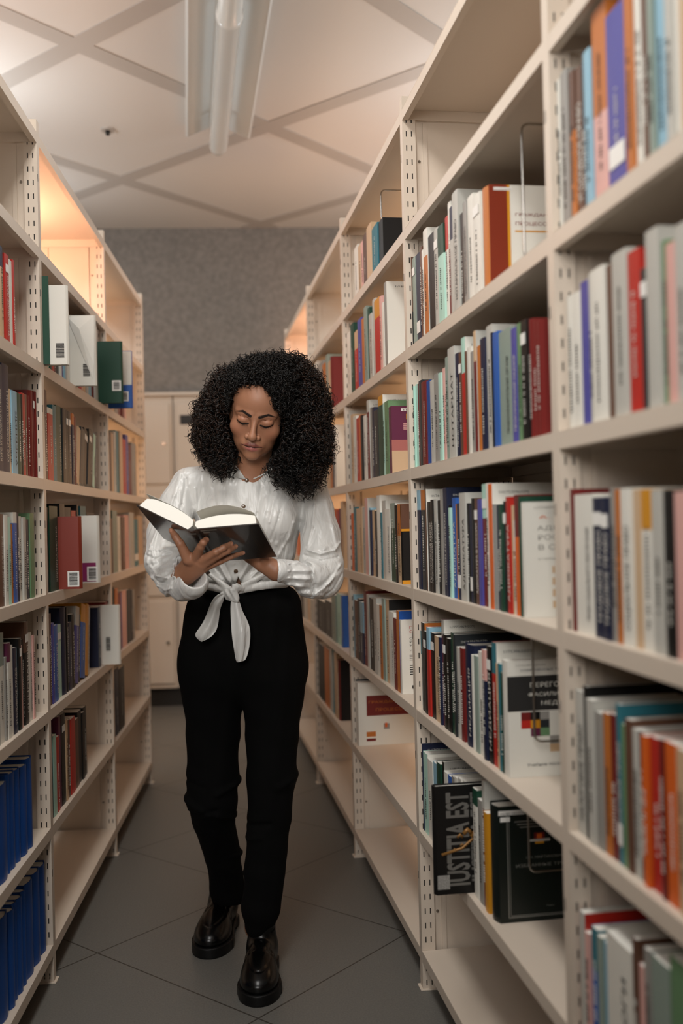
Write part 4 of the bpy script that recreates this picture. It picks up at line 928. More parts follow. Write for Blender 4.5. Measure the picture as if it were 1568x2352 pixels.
# right sleeve (image left)
for (a, b, dp, w_) in (((345, 1235), (352, 1300), .004, .005), ((358, 1225), (366, 1290), -.005, .006), ((352, 1300), (395, 1285), -.007, .008), ((395, 1285), (425, 1262), .006, .006), ((345, 1330), (385, 1310), .005, .007),
    ((372, 1345), (400, 1318), -.008, .008), ((385, 1368), (404, 1330), .005, .005), ((370, 1250), (410, 1270), .005, .01), ((362, 1305), (402, 1300), .004, .005), ((378, 1330), (404, 1312), .004, .004)): fold([a, b], 2.68, w_, dp)
for i in range(7): x = 408+i*10.5; fold([(x, 1344-abs(i-3)*1), (x-4+i*.4, 1380-i*3.6)], 2.62, .0040, .0042 if i % 2 else -.0042)
# upper sleeves and body drape
for (pts, Y_, w_, dp) in (([(415, 1088), (404, 1140), (388, 1190)], 2.84, .005, .004), ([(428, 1100), (420, 1160), (402, 1215)], 2.82, .004, -.004), ([(372, 1200), (352, 1250), (346, 1290)], 2.78, .004, .004), ([(365, 1215), (360, 1260), (372, 1295)], 2.76, .004, -.004),
    ([(448, 1120), (452, 1180), (458, 1215)], 2.8, .003, .003), ([(690, 1150), (675, 1200), (660, 1240)], 2.8, .004, .004), ([(660, 1130), (640, 1190), (622, 1240)], 2.78, .0035, -.003), ([(628, 1150), (618, 1200), (606, 1240)], 2.78, .003, .0025),
    ([(668, 1230), (650, 1258), (640, 1275)], 2.78, .004, .004), ([(500, 1200), (520, 1230)], 2.78, .004, .0025), ([(480, 1190), (490, 1235)], 2.78, .004, -.0025), ([(748, 1150), (762, 1210), (772, 1260)], 2.85, .005, .003), ([(722, 1150), (716, 1210), (705, 1250)], 2.83, .004, .004),
    ([(705, 1262), (735, 1272), (768, 1262), (782, 1246)], 2.78, .0035, .007), ([(700, 1276), (735, 1288), (775, 1280)], 2.76, .004, -.006), ([(722, 1360), (752, 1340), (782, 1296)], 2.76, .0035, .004), ([(738, 1372), (764, 1352), (784, 1318)], 2.76, .003, -.003), ([(712, 1305), (722, 1340), (715, 1368)], 2.74, .003, -.005),
    ([(350, 1300), (370, 1318), (398, 1322)], 2.72, .0035, .005), ([(352, 1318), (372, 1334), (400, 1334)], 2.70, .003, -.004), ([(362, 1345), (384, 1352), (404, 1345)], 2.66, .003, .004), ([(340, 1275), (362, 1282), (396, 1270)], 2.74, .0035, -.005), ([(345, 1262), (372, 1262), (408, 1252)], 2.74, .003, .004)):
    fold(pts, Y_, w_, dp)
# left sleeve
for (a, b, dp, w_) in (((700, 1268), (745, 1262), .009, .008), ((745, 1262), (775, 1245), .008, .007), ((705, 1282), (770, 1275), -.008, .008), ((690, 1290), (712, 1300), -.010, .006), ((765, 1250), (788, 1310), .004, .006), ((700, 1350), (760, 1345), -.006, .007),
    ((720, 1372), (775, 1320), .004, .006), ((735, 1345), (778, 1310), -.004, .005), ((715, 1300), (715, 1345), -.004, .003), ((690, 1362), (740, 1368), .005, .006), ((712, 1180), (700, 1255), -.006, .008), ((733, 1180), (728, 1240), .005, .012)): fold([a, b], 2.72, w_, dp)
for i in range(8): y = 1284+i*8.2; fold([(638, y+1), (664, y), (712, y+i*1.8-6)], 2.72, .0036, .0038 if i % 2 else -.0036)
fold([(668, 1276), (672, 1345)], 2.72, .004, -.004)
def blouse_sdf(P):
    d = ell(P, P3(574, 1165, 2.875), (.162, .096, .13))
    d = smin(d, ell(P, P3(568, 1255, 2.87), (.140, .100, .12)), .04)
    d = smin(d, cone(P, P3(500, 1090, 2.86), P3(438, 1112, 2.86), .040, .040), .03)
    d = smin(d, cone(P, P3(640, 1088, 2.87), P3(708, 1112, 2.87), .042, .042), .03)
    d = smin(d, cone(P, P3(520, 1095, 2.85), P3(625, 1095, 2.86), .050, .050), .03)
    for x in (518, 632): d = smin(d, ell(P, P3(x, 1190, 2.80), (.062, .050, .060)), .035)
    d = smin(d, ell(P, P3(560, 1325, 2.87), (.128, .096, .030)), .03)
    # sleeves
    R = [((432, 1112, 2.86), .046), ((408, 1160, 2.84), .050), ((386, 1225, 2.80), .056), ((378, 1290, 2.74), .052), ((395, 1330, 2.66), .042), ((424, 1345, 2.575), .037)]
    for i in range(len(R)-1): d = smin(d, cone(P, P3(*R[i][0]), P3(*R[i+1][0]), R[i][1], R[i+1][1]), .012 if i else .02)
    L = [((712, 1115, 2.87), .047), ((724, 1170, 2.86), .050), ((735, 1230, 2.84), .056), ((738, 1298, 2.80), .060), ((738, 1326, 2.78), .058), ((715, 1330, 2.74), .050), ((690, 1320, 2.70), .036), ((658, 1313, 2.685), .030)]
    for i in range(len(L)-1): d = smin(d, cone(P, P3(*L[i][0]), P3(*L[i+1][0]), L[i][1], L[i+1][1]), .012 if i else .02)
    # gap between arm and body stays a crease
    for a, b, w_, dp in FOLDS:
        q, t = seg2(P, a, b); front = np.clip((a[2]+.06-P[:, 1])/.06, 0, 1)
        d = d - dp*np.exp(-(q/w_)**2)*front
    # hem rolls into the knot
    for a, b, r0, r1 in (((470, 1346, 2.80), (500, 1350, 2.775), .010, .011), ((500, 1350, 2.775), (528, 1360, 2.755), .011, .010), ((655, 1340, 2.80), (600, 1345, 2.775), .012, .011), ((600, 1345, 2.775), (545, 1357, 2.755), .011, .010),
                         ((480, 1318, 2.775), (526, 1354, 2.755), .006, .009), ((612, 1318, 2.775), (548, 1350, 2.755), .006, .009)):
        d = smin(d, cone(P, P3(*a), P3(*b), r0, r1), .006)
    # cuffs: gathered bands, open at the end
    z = smin(cone(P, P3(418, 1352, 2.585), P3(440, 1343, 2.525), .033, .036), cone(P, P3(440, 1343, 2.525), P3(446, 1338, 2.505), .036, .036), .004); d = smin(d, z, .006)
    d = smax(d, -cone(P, P3(428, 1334, 2.58), P3(452, 1318, 2.46), .024, .032), .003)
    z = cone(P, P3(662, 1313, 2.69), P3(636, 1311, 2.67), .032, .032); d = smin(d, z, .004)
    d = smax(d, -cone(P, P3(642, 1312, 2.675), P3(612, 1308, 2.65), .0235, .0275), .003)
    q = P3(636, 1310, 2.6); d = smax(d, (q[0]-P[:, 0])*.95+np.sin(P[:, 2]*900)*.0006-np.where(P[:, 1] < 2.75, 0, 9)-(np.abs(P[:, 2]-q[2]) > .045)*9-(P[:, 0] < q[0]-.06)*9, .003)
    # neck opening
    A, B, Cc = P3(534, 1052, 2.76)[[0, 2]], P3(568, 1104, 2.76)[[0, 2]], P3(617, 1050, 2.76)[[0, 2]]
    def half(a, b):
        n = np.array([-(b-a)[1], (b-a)[0]]); n /= np.linalg.norm(n); return (P[:, [0, 2]]-a) @ n
    vee = np.maximum(-half(A, B), -half(B, Cc)); vee = np.maximum(vee, P[:, 1]-2.90)
    d = smax(d, -vee, .004)
    lz = np.maximum(np.abs(P[:, 0]-P3(547, 1340, 2.77)[0])*1.0 - np.clip((P3(547, 1325, 2.77)[2]-P[:, 2])*.38, 0, .009), np.maximum(P[:, 2]-P3(547, 1325, 2.77)[2], P3(547, 1350, 2.77)[2]-P[:, 2]))
    d = smax(d, -np.maximum(lz, P[:, 1]-2.80), .002)
    tz = P3(560, 1368, 2.8)[2]
    return d
bl_lo = (P3(330, 1400, 2.8)[0]-.03, 2.46, float(P3(560, 1392, 2.8)[2])); bl_hi = (P3(795, 1400, 2.9)[0]+.03, 3.0, float(P3(560, 1040, 2.8)[2]))
bv, bf = nets(blouse_sdf, bl_lo, bl_hi, .0025)
M_bl = mat('blouse_satin', 'CCCBC7', .33, .5)
nt = M_bl.node_tree; bb = nt.nodes['Principled BSDF']; bb.inputs['Sheen Weight'].default_value = .3
tc = nt.nodes.new('ShaderNodeTexCoord'); mp = nt.nodes.new('ShaderNodeMapping'); mp.inputs['Scale'].default_value = (240, 240, 22); nz = nt.nodes.new('ShaderNodeTexNoise'); nz.inputs['Scale'].default_value = 1; nz.inputs['Detail'].default_value = 3
bp = nt.nodes.new('ShaderNodeBump'); bp.inputs['Strength'].default_value = .35; bp.inputs['Distance'].default_value = .0012
mp2 = nt.nodes.new('ShaderNodeMapping'); mp2.inputs['Scale'].default_value = (26, 26, 9); nz2 = nt.nodes.new('ShaderNodeTexNoise'); nz2.inputs['Scale'].default_value = 1; nz2.inputs['Detail'].default_value = 2; nz2.inputs['Distortion'].default_value = .8
bp2 = nt.nodes.new('ShaderNodeBump'); bp2.inputs['Strength'].default_value = .6; bp2.inputs['Distance'].default_value = .016
for a, b in ((tc.outputs['Object'], mp.inputs[0]), (mp.outputs[0], nz.inputs['Vector']), (nz.outputs['Fac'], bp.inputs['Height']), (tc.outputs['Object'], mp2.inputs[0]), (mp2.outputs[0], nz2.inputs['Vector']), (nz2.outputs['Fac'], bp2.inputs['Height']), (bp.outputs[0], bp2.inputs['Normal']), (bp2.outputs[0], bb.inputs['Normal'])): nt.links.new(a, b)
blouse = npobj('blouse', bv-PL, bf, M_bl, person)
def sheet(name, L_, R_, m, par, n=9, thick=.0022, wave=.004, seed=0, Yb=0):
    """cloth strip between two pixel outlines (px, py, Y)"""
    q = random.Random(seed); k = len(L_); V = []; F = []
    ph = q.uniform(0, 6)
    for i in range(k):
        a, b = P3(*L_[i]), P3(*R_[i])
        for j in range(n):
            t = j/(n-1); p = a*(1-t)+b*t; bulge = math.sin(math.pi*t)*.35*np.linalg.norm(a-b)*.5 + wave*math.sin(t*9+ph+i*.5)*min(1, np.linalg.norm(a-b)/.03)
            V.append(tuple(p-PL+np.array((0, -bulge, 0))))
    F = [(i*n+j, i*n+j+1, (i+1)*n+j+1, (i+1)*n+j) for i in range(k-1) for j in range(n-1)]
    o = obj(name, V, F, m, par, True); s = o.modifiers.new('s', 'SOLIDIFY'); s.thickness = thick; s = o.modifiers.new('ss', 'SUBSURF'); s.levels = 2; s.render_levels = 2; return o
c8 = lambda x, y, Y: (340+x/6.03, 1230+y/6.03, Y)
YF = 2.735
sheet('tie_end', [c8(1040, 790, YF), c8(960, 810, YF), c8(885, 890, YF), c8(840, 1000, YF), c8(780, 1170, YF), c8(705, 1285, YF), c8(640, 1370, YF), c8(670, 1420, YF), c8(735, 1465, YF)],
      [c8(1050, 850, YF), c8(1040, 900, YF+.004), c8(1020, 950, YF), c8(992, 1010, YF), c8(980, 1150, YF), c8(970, 1240, YF), c8(940, 1340, YF), c8(860, 1425, YF), c8(745, 1470, YF)], M_bl, blouse, seed=1)
sheet('tie_end', [c8(1150, 870, YF), c8(1140, 960, YF), c8(1138, 1060, YF), c8(1148, 1250, YF), c8(1163, 1440, YF), c8(1195, 1610, YF), c8(1212, 1715, YF), c8(1235, 1760, YF)],
      [c8(1235, 850, YF), c8(1275, 960, YF), c8(1310, 1070, YF), c8(1385, 1190, YF), c8(1422, 1320, YF), c8(1415, 1480, YF), c8(1385, 1650, YF), c8(1345, 1730, YF)], M_bl, blouse, seed=4)
def knot(P):
    d = ell(P, P3(530, 1366, 2.735), (.017, .014, .018)); d = smin(d, cone(P, P3(541, 1350, 2.735), P3(556, 1352, 2.75), .012, .008), .006)
    d = smin(d, cone(P, P3(522, 1360, 2.74), P3(512, 1364, 2.745), .010, .007), .006); d = smin(d, cone(P, P3(534, 1356, 2.725), P3(542, 1376, 2.728), .009, .010), .003)
    return d + .0012*np.sin(P[:, 0]*420+P[:, 2]*260)
kv, kf = nets(knot, P3(500, 1392, 2.735)-np.array([0, .03, 0]), P3(570, 1338, 2.735)+np.array([0, .04, 0]), .0016)
npobj('knot', kv-PL, kf, M_bl, blouse)
# ruffled cuff of the raised wrist
def ruffle(C0, C1, e1, e2, k0, k1, waves, amp, th0, th1, n=96, rows=9):
    V = []; C0, C1 = P3(*C0), P3(*C1); m_ = 2.58/FPX
    E1 = np.array((e1[0]*m_, e1[2], -e1[1]*m_)); E2 = np.array((e2[0]*m_, e2[2], -e2[1]*m_)); q = random.Random(9); ph = [q.uniform(0, 6) for _ in range(3)]
    for r in range(rows):
        t = r/(rows-1); c_0 = C0*(1-t)+C1*t; k = k0*(1-t)+k1*t-.10*math.sin(math.pi*t)
        for i in range(n+1):
            a = th0+(th1-th0)*i/n; w_ = amp*(.35+.65*t**2)*(math.sin(waves*a+ph[0])+.5*math.sin(waves*1.7*a+ph[1]))
            V.append(tuple(c_0+(E1*math.cos(a)+E2*math.sin(a))*(k+w_)+np.array((0, 0, .002*t*math.sin(waves*1.3*a+ph[2])))-PL))
    F = [(r*(n+1)+i, r*(n+1)+i+1, (r+1)*(n+1)+i+1, (r+1)*(n+1)+i) for r in range(rows-1) for i in range(n)]
    o = obj('cuff', V, F, M_bl, blouse, True); s = o.modifiers.new('s', 'SOLIDIFY'); s.thickness = .0013; return o
ruffle((424, 1344, 2.60), (439, 1312, 2.555), (-16, -40, .012), (-36, 15, -.022), .82, 1.0, 13, .055, -.5, 2*math.pi-.5)
# collar flaps
def project_blouse(px, py, lift):
    d = ray(px, py); D = np.array(d, np.float32); o = np.array((0, 0, H), np.float32); t0 = 2.60/d.y
    ts = np.linspace(2.6, 3.0, 160)/d.y; f = blouse_sdf((o+np.outer(ts, D)).astype(np.float32)); i = np.argmax(f < .0005) if (f < .0005).any() else 60
    return o + D*ts[i] - D/np.linalg.norm(D)*lift
def flap(name, poly, lifts):
    V = []; n = len(poly)
    for (x, y), l in zip(poly, lifts): V.append(project_blouse(x, y, l)-PL)
    c = np.mean(V, 0)
    o = obj(name, [tuple(v) for v in V]+[tuple(c)], [(i, (i+1) % n, n) for i in range(n)], M_bl, blouse, True)
    s = o.modifiers.new('s', 'SOLIDIFY'); s.thickness = .003; s.offset = 0; return o
flap('collar', [(489, 1056), (512, 1050), (533, 1060), (550, 1080), (565, 1101), (548, 1098), (528, 1086), (508, 1076)], [.004, .016, .022, .018, .008, .006, .006, .006])
flap('collar', [(569, 1100), (585, 1082), (602, 1068), (622, 1058), (640, 1062), (622, 1082), (600, 1092), (582, 1100)], [.008, .016, .020, .018, .006, .006, .006, .006])
M_btn = mat('horn_button', '5B4632', .3, .5, coat=.4)
for (x, y) in ((566.5, 1103), (559, 1163), (541.5, 1312)):
    p = project_blouse(x, y, .0015)-PL; bt = MB().tube([p+np.array((0, .001, 0)), p-np.array((0, .0015, 0)), p-np.array((0, .0022, 0))], [.0058, .0058, .0042], 18).build('button', M_btn, blouse, True)
    m = MB()
    for a in (-.0013, .0013): m.tube([p+np.array((a, -.0021, a)), p+np.array((a, -.0024, a))], .0007, 6)
    m.build('thread', M_ink, bt)
# ---- trousers
def leg_chain(P, pts):
    d = None
    for i in range(len(pts)-1):
        (a, ra), (b, rb) = pts[i], pts[i+1]; c = cone(P, P3(*a), P3(*b), ra, rb); d = c if d is None else smin(d, c, .010)
    return d
def trousers_sdf(P):
    d = ell(P, P3(562, 1385, 2.88), (.157, .092, .075)); d = smin(d, ell(P, P3(557, 1462, 2.89), (.172, .105, .13)), .07); d = smin(d, ell(P, P3(557, 1530, 2.89), (.182, .105, .10)), .07)
    R = leg_chain(P, [((490, 1560, 2.89), .094), ((489, 1680, 2.90), .076), ((488, 1780, 2.90), .072), ((487, 1836, 2.90), .071), ((490, 1880, 2.93), .060), ((512, 1965, 3.0), .052), ((522, 2040, 3.06), .050), ((524, 2062, 3.08), .050)])
    L = leg_chain(P, [((627, 1560, 2.87), .096), ((625, 1680, 2.86), .074), ((623, 1780, 2.85), .070), ((618, 1880, 2.84), .0605), ((609, 2000, 2.83), .056), ((600, 2085, 2.82), .053), ((596, 2125, 2.815), .043)])
    d = smin(d, smin(R, L, .008), .03)
    z = P[:, 2]; kz = P3(490, 1838, 2.9)[2]
    for (a, b, w_, dp) in (((424, 1835), (480, 1862), .010, .010), ((440, 1868), (500, 1850), .007, -.007), ((552, 1795), (500, 1815), .009, .010), ((541, 1880), (500, 1865), .006, .008), ((576, 1877), (620, 1870), .008, -.009), ((566, 1910), (600, 1900), .007, .006), ((682, 1770), (640, 1790), .010, .007), ((425, 1790), (470, 1800), .007, -.004), ((645, 2090), (610, 2110), .008, -.004), ((556, 1990), (530, 1985), .006, .006)):
        q, t = seg2(P, (a[0], a[1], 2.88), (b[0], b[1], 2.88)); d = d-dp*np.exp(-(q/w_)**2)
    d = d + .0012*np.sin(P[:, 2]*55+P[:, 0]*40) + .001*np.sin(P[:, 0]*130-P[:, 2]*18)
    d = smax(d, P[:, 2]-P3(560, 1340, 2.86)[2], .006)
    dr = P3(524, 2075, 3.08)[2]; d = smax(d, np.where(P[:, 0] < P3(560, 2050, 2.95)[0], dr-P[:, 2]-(P[:, 1]-3.08)*.2, -1), .003)
    return d
pv, pf = nets(trousers_sdf, (P3(395, 1500, 2.9)[0]-.03, 2.72, .05), (P3(715, 1500, 2.9)[0]+.03, 3.2, float(P3(560, 1330, 2.86)[2])), .0052)
M_pant = mat('black_cloth', '060606', .9, .1)
trousers = npobj('trousers', pv-PL, pf, M_pant, person)
# ---- shoes
M_shoe = mat('black_leather', '040404', .27, .42); M_sole = mat('black_sole', '080808', .5, .3)
def shoe(toe, heel, ztop, zlift=0):
    r = empty('shoe'); r.parent = person; t = np.array(toe); h = np.array(heel); L = np.linalg.norm(t-h); ux = (t-h)/L; ang = math.atan2(ux[1], ux[0])
    r.location = (h[0]-PL[0], h[1]-PL[1], 0); r.rotation_euler = (0, 0, ang); S_ = L/.275
    def up(P):
        d = ell(P, (.205, 0, .040), (.072, .051, .036)); d = smin(d, ell(P, (.13, -.002, .055), (.10, .043, .042)), .03)
        d = smin(d, ell(P, (.05, 0, .055), (.055, .038, .055)), .03); d = smin(d, cone(P, (.055, 0, .07), (.06, 0, .13), .036, .038), .025)
        s = np.linalg.norm((P-np.array((.215, 0, .06)))*np.array((1, 1, 0)), axis=1); ap = np.abs(ell(P, (.165, 0, .075), (.075, .030, .05)))
        d = d + .0016*np.exp(-(ap/.0022)**2)*(P[:, 2] > .035)
        for xx, w_ in ((.148, .0045), (.132, .004)): d = d + .003*np.exp(-((P[:, 0]-xx-.12*np.abs(P[:, 1]))/w_)**2)*(P[:, 2] > .04)
        d = smin(d, smax(ell(P, (.118, 0, .088), (.045, .026, .016)), -(P[:, 2]-.05), .004), .006)
        return smax(d, .022-P[:, 2], .003)
    def so(P):
        f = lambda c, rr: (np.linalg.norm((P[:, :2]-np.array(c, np.float32))/np.array(rr, np.float32), axis=1)-1)*min(rr)
        d = smin(f((.205, 0), (.078, .057)), f((.04, 0), (.045, .040)), .02); a = np.abs(P[:, 1])-(.040+(P[:, 0]-.04)*.07); d = smin(d, np.maximum(np.maximum(a, P[:, 0]-.2), .04-P[:, 0]), .02)
        return smax(np.maximum(d, np.abs(P[:, 2]-.0145)-.0145), -np.maximum(np.maximum(P[:, 2]-.007, .075-P[:, 0]), P[:, 0]-.095), .002)
    for nm, f, m in (('upper', up, M_shoe), ('sole', so, M_sole)):
        v, f_ = nets(f, (-.02, -.07, -.002), (.295, .07, .15), .0030); v = v*S_; npobj(nm, v+np.array((0, 0, zlift)), f_, m, r)
    return r
def fl(px, py): return atZ(px, py, 0)
a, b = fl(592, 2312), fl(590, 2182); sh1 = shoe((a.x, a.y), (a.x+.012, a.y+.272), 0)
a, b = fl(476, 2202), fl(535, 2085); dd = Vector((b.x-a.x, b.y-a.y)).normalized()*.285; sh2 = shoe((a.x, a.y), (a.x+dd.x, a.y+dd.y), 0)
for s_ in (sh1, sh2):
    m = MB()
    for i in range(4): m.tube([(.098+i*.012, -.018, .098-i*.006), (.098+i*.012, 0, .104-i*.006), (.098+i*.012, .018, .098-i*.006)], .0016, 6)
    m.build('laces', M_sole, s_, True)
# ---- the open book in her hands
hb = empty('book'); hb.matrix_world = Matrix(((BX.x, BV.x, BN.x, BT.x), (BX.y, BV.y, BN.y, BT.y), (BX.z, BV.z, BN.z, BT.z), (0, 0, 0, 1)))
if (BX.cross(BV)).dot(BN) < 0: print('book frame flipped')
tag(hb, 'thick open hardback with a dark brown cover held in both hands of the woman', 'book')
M_cov = mat('cover_umber', '2A211C', .32, .5, coat=.25)
def prism(name, prof, v0, v1, m, par, smooth=False):
    n = len(prof); V = [(x, v0, z) for x, z in prof]+[(x, v1, z) for x, z in prof]
    F = [(i, (i+1) % n, n+(i+1) % n, n+i) for i in range(n)]+[tuple(range(n))[::-1], tuple(range(n, 2*n))]
    return obj(name, V, F, m, par, smooth)
th_ = math.radians(31); W_ = .150; c_, s_ = math.cos(th_), math.sin(th_)
def lft(u, n): return (-.024-u*c_+n*s_*0-n*(-s_)*(1), u*s_+n*c_) if 0 else (-.024-u*c_+n*s_, u*s_+n*c_)
prism('cover', [(0, 0), (W_, 0), (W_, .0028), (0, .0028)], 0, BL, M_cov, hb)
prism('cover', [lft(0, 0), lft(W_, 0), lft(W_, .0028), lft(0, .0028)][::-1], 0, BL, M_cov, hb)
sp = [(-.024+.024*t, -.004*math.sin(math.pi*t)) for t in np.linspace(0, 1, 8)]
prism('spine', sp+[(x, z+.0025) for x, z in sp[::-1]], 0, BL, M_cov, hb)
rb = [(.002, .0032), (W_-.006, .0032), (W_-.009, .024)]+[(u, .024+.010*math.sin(math.pi*min(1, (W_-.009-u)/.14))**.8*1.0) for u in np.linspace(W_-.02, .012, 14)]+[(-.004, .022), (-.006, .012)]
prism('pages', rb, .004, BL-.004, M_paper, hb)
lb = [lft(.002, .0032), lft(W_-.006, .0032), lft(W_-.014, .027)]+[lft(u, .030+.008*math.sin(math.pi*(W_-.014-u)/.135)**.8) for u in np.linspace(W_-.03, .014, 12)]+[(-.010, .026), (-.012, .012)]
prism('pages', lb[::-1], .004, BL-.004, M_paper, hb)
# lifted leaves
lv_ = [(u, .026+.030*math.sin(math.pi*min(1, (.142-u)/.18))**.9+.004) for u in np.linspace(.138, -.004, 14)]
prism('page', lv_+[(x, z-.0004) for x, z in lv_[::-1]], .004, BL-.004, M_paper, hb)
lv2 = [(lft(u, .031+.009*math.sin(math.pi*(.15-u)/.15)**.8+(u > .1)*(u-.1)*.12)) for u in np.linspace(.146, .01, 12)]
prism('page', lv2+[(x, z-.0004) for x, z in lv2[::-1]], .004, BL-.004, M_paper, hb)
ink2 = mat('page_print', '7C7F86', .7)
for (u0, u1, v0, v1) in ((.02, .125, .03, .2),):
    m = MB()
    for j in range(12):
        v = v0+(v1-v0)*j/12; u = .05
        zf = lambda uu: .026+.030*math.sin(math.pi*min(1, (.142-uu)/.18))**.9+.0047
        m.add([(u0+.01, v, zf(u0+.01)), (u1, v, zf(u1)), (u1, v+.006, zf(u1)), (u0+.01, v+.006, zf(u0+.01))], [(0, 1, 2, 3)])
bz = lambda a, b, c, d, m, nm='number_label': obj(nm, [(a, c, -.0006), (b, c, -.0006), (b, d, -.0006), (a, d, -.0006)], [(3, 2, 1, 0)], m, hb)
bz(.006, .046, .006, .014, mat('label_grey', '8D8A82', .6)); bz(.010, .026, .018, .028, mat('label_grey', '', .6)); 
bz(.118, .120, .02, .20, mat('cover_ruling', '453A2E', .4), 'cover_rule'); bz(.124, .1255, .02, .21, mat('cover_ruling', '', .4), 'cover_rule')
obj('spine_sticker', [(-.020, .012, -.0046), (-.006, .012, -.0046), (-.006, .020, -.0046), (-.020, .020, -.0046)], [(3, 2, 1, 0)], mat('label_grey', '', .6), hb)

# ---- hair
FACE = [(541, 896), (556, 886), (578, 882), (602, 887), (618, 905), (626, 930), (634, 955), (645, 975), (648, 1000), (640, 1024), (626, 1044), (604, 1064), (572, 1078), (548, 1062), (534, 1020), (526, 985), (522, 955), (530, 920)]
def inpoly(x, y, poly):
    r = np.zeros(len(x), bool); n = len(poly)
    for i in range(n):
        (x1_, y1_), (x2_, y2_) = poly[i], poly[(i+1) % n]
        c = ((y1_ > y) != (y2_ > y)) & (x < (x2_-x1_)*(y-y1_)/(y2_-y1_+1e-9)+x1_); r ^= c
    return r
RvN, UvN, BvN = np.array(Rv, np.float32), np.array(Uv, np.float32), np.array(Bv, np.float32)
def topx(P):
    d = P-np.array((0, 0, H), np.float32); q = -(d @ BvN); return 784+FPX*(d @ RvN)/q, 1176-FPX*(d @ UvN)/q
HE = [((497, 955, 2.80), (45, .080, 58)), ((487, 1000, 2.77), (40, .065, 52)), ((508, 1036, 2.76), (34, .055, 40)), ((530, 895, 2.82), (46, .09, 46)), ((600, 882, 2.83), (82, .110, 56)), ((652, 872, 2.81), (70, .11, 54)), ((700, 935, 2.80), (55, .095, 80)),
      ((706, 1010, 2.77), (54, .085, 80)), ((690, 1075, 2.74), (50, .055, 46)), ((674, 995, 2.73), (34, .06, 86)), ((600, 868, 2.74), (62, .055, 26)), ((650, 925, 2.74), (26, .05, 44)), ((648, 1060, 2.75), (34, .05, 36)), ((604, 950, 2.90), (135, .075, 110))]
def hair_sdf(P):
    d = None
    for (cx, cy, Y), (rx, ry, rz) in HE:
        m = Y/FPX; e = ell(P, P3(cx, cy, Y), (rx*m, ry, rz*m)); d = e if d is None else smin(d, e, .022)
    Q = (P-HC) @ HR; d = smin(d, ell(Q, (0, .012, .046), (.092, .112, .100)), .02)
    return d
def facemask(P):
    x, y = topx(P); return inpoly(x, y, FACE) & (P[:, 1] < HC[1]+.02)
def dark_core(P):
    d = hair_sdf(P)+.014+.004*np.sin(P[:, 0]*310)*np.sin(P[:, 1]*290)*np.sin(P[:, 2]*330)
    Q = (P-HC) @ HR; d = np.minimum(d, ell(Q, (0, .012, .042), (.080, .101, .091))); d = np.maximum(d, np.where(facemask(P), .004, -1)); return d
cv, cf = nets(dark_core, P3(425, 1140, 2.66)-np.array((.03, .03, .0)), P3(775, 805, 2.98)+np.array((.02, .0, .02)), .0042)
M_hair = mat('hair_dark', '0A0705', .42, .32); M_hair_backlit = mat('hair_backlit', '24140A', .42, .4)  # the brown copy puts backlight through the outer curls into the colour
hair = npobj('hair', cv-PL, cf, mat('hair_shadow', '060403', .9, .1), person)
rg = np.random.default_rng(11)
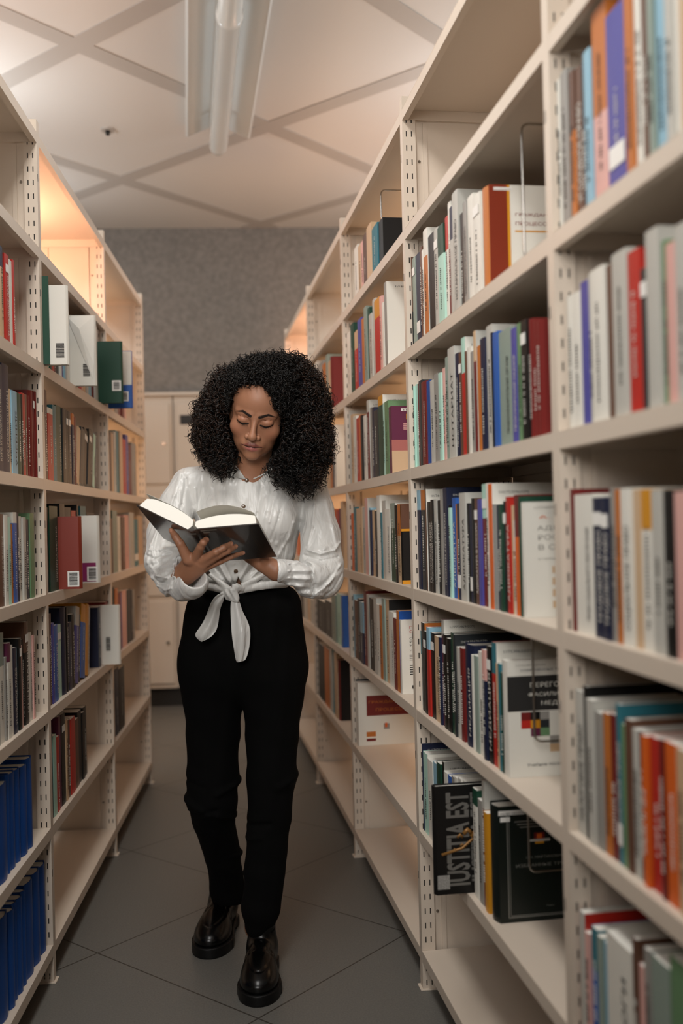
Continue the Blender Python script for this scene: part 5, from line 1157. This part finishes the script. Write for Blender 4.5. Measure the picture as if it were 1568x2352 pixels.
def curls(name, N, m, shell, rad, ln, thick, K=26, wild=.5, region=None, grav=.75, fr_in=.12):
    pts = []; need = N
    lo = P3(425, 1150, 2.62); hi = P3(785, 800, 2.98)
    while need > 0:
        q = rg.uniform(0, 1, (need*14, 3)).astype(np.float32)*(hi-lo)+lo; d = hair_sdf(q); ok = (d > shell[0]) & (d < shell[1]) & ~facemask(q)
        if region: ok &= region(q)
        q = q[ok][:need]; pts.append(q); need -= len(q)
    p = np.concatenate(pts); n = len(p); e = 1e-3
    g = np.stack([hair_sdf(p+np.eye(3, dtype=np.float32)[i]*e)-hair_sdf(p-np.eye(3, dtype=np.float32)[i]*e) for i in range(3)], 1); g /= np.linalg.norm(g, axis=1)[:, None]+1e-9
    ax = g*rg.uniform(.1, .6, (n, 1))+np.array((0, 0, -grav))+rg.normal(0, wild, (n, 3)); ax /= np.linalg.norm(ax, axis=1)[:, None]
    L = rg.uniform(*ln, n); R_ = rg.uniform(*rad, n); pitch = rg.uniform(.012, .020, n); t = np.linspace(0, 1, K)
    h1 = np.cross(ax, rg.normal(0, 1, (n, 3))); h1 /= np.linalg.norm(h1, axis=1)[:, None]; h2 = np.cross(ax, h1)
    ph = (t[None]*L[:, None]/pitch[:, None]).clip(0, (K-1)/9)*2*np.pi*np.where(rg.random(n) > .5, 1, -1)[:, None]+rg.uniform(0, 6, n)[:, None]
    rr = R_[:, None]*(.55+.45*np.sin(np.pi*t[None]*.9+.2)); drop = np.zeros((n, K, 3)); drop[:, :, 2] = -(t**2)[None]*L[:, None]*.25
    ce = p[:, None]+ax[:, None]*(t[None, :, None]-.5)*L[:, None, None]+drop
    rad_ = h1[:, None]*np.cos(ph)[..., None]+h2[:, None]*np.sin(ph)[..., None]; X = ce+rad_*rr[..., None]
    flat = X.reshape(-1, 3).astype(np.float32); inf = facemask(flat).reshape(n, K).sum(1); inh = (head_sdf(flat) < -.004).reshape(n, K).sum(1); keep = (inf <= K*fr_in) & (inh <= K*.5); X = X[keep]; rad_ = rad_[keep]; n = len(X)
    T = np.gradient(X, axis=1); T /= np.linalg.norm(T, axis=2)[..., None]+1e-9; Bn = np.cross(T, rad_); Bn /= np.linalg.norm(Bn, axis=2)[..., None]+1e-9; Nn = np.cross(Bn, T)
    th2 = rg.uniform(*thick, n)[:, None]*(1-.65*np.abs(t[None]*2-1)**3)
    ring = [X+(Nn*math.cos(a)+Bn*math.sin(a)*1.5)*th2[..., None] for a in (0, 2.094, 4.189)]
    V = np.stack(ring, 2).reshape(-1, 3); i = np.arange(n)[:, None, None]*K*3; j = np.arange(K-1)[None, :, None]*3; k = np.arange(3)[None, None]
    a = i+j+k; b = i+j+(k+1) % 3; F = np.stack([a, b, b+3, a+3], -1).reshape(-1, 4)
    return npobj(name, V-PL, F, m, hair)
curls('curls', 3300, M_hair, (-.022, .000), (.0045, .0085), (.030, .060), (.0011, .0019), K=36, wild=.35)
curls('hairline_curls', 1400, M_hair, (-.016, .006), (.0035, .0065), (.020, .042), (.0007, .0012), K=36, wild=.5, region=lambda q: (topx(q)[0] > 520) & (topx(q)[0] < 665) & (topx(q)[1] < 940) & (q[:, 1] < HC[1]+.01), fr_in=.32)
curls('curls', 700, M_hair_backlit, (-.010, .004), (.0045, .0090), (.03, .06), (.0007, .0012), K=36, wild=.5, region=lambda q: topx(q)[0] < 520)
curls('curls', 420, M_hair_backlit, (-.008, .004), (.0050, .0095), (.03, .06), (.0007, .0012), K=36, wild=.5, region=lambda q: topx(q)[0] > 690)
curls('curls', 650, M_hair, (-.004, .009), (.0065, .0120), (.03, .06), (.0006, .0010), K=40, wild=.8, grav=.35)
curls('curls', 280, M_hair_backlit, (-.002, .016), (.0065, .0120), (.03, .06), (.0003, .0005), K=40, wild=.9, grav=.3)
# long tendrils over the shoulder
m = MB()
for (x, y, dx, L_, r_) in ((603, 1068, -3, 40, 6), (652, 1095, 6, 46, 5), (668, 1102, 10, 52, 6), (684, 1105, 6, 46, 8), (700, 1108, 0, 44, 10), (716, 1100, 0, 40, 9), (694, 1112, 12, 38, 11), (500, 1058, 0, 22, 8), (490, 1052, -4, 22, 9), (512, 1052, 6, 20, 7)):
    for s_ in range(3):
        ph = s_*1.1; pts = [P3(x+dx*t+s_*2+r_*math.sin(t*7+ph), y+L_*t, 2.70+.006*math.cos(t*7+ph))-PL for t in np.linspace(0, 1, 22)]
        m.tube(pts, [.0006*(1-t*.7) for t in np.linspace(0, 1, 22)], 4)
m.build('tendrils', M_hair, hair, True)
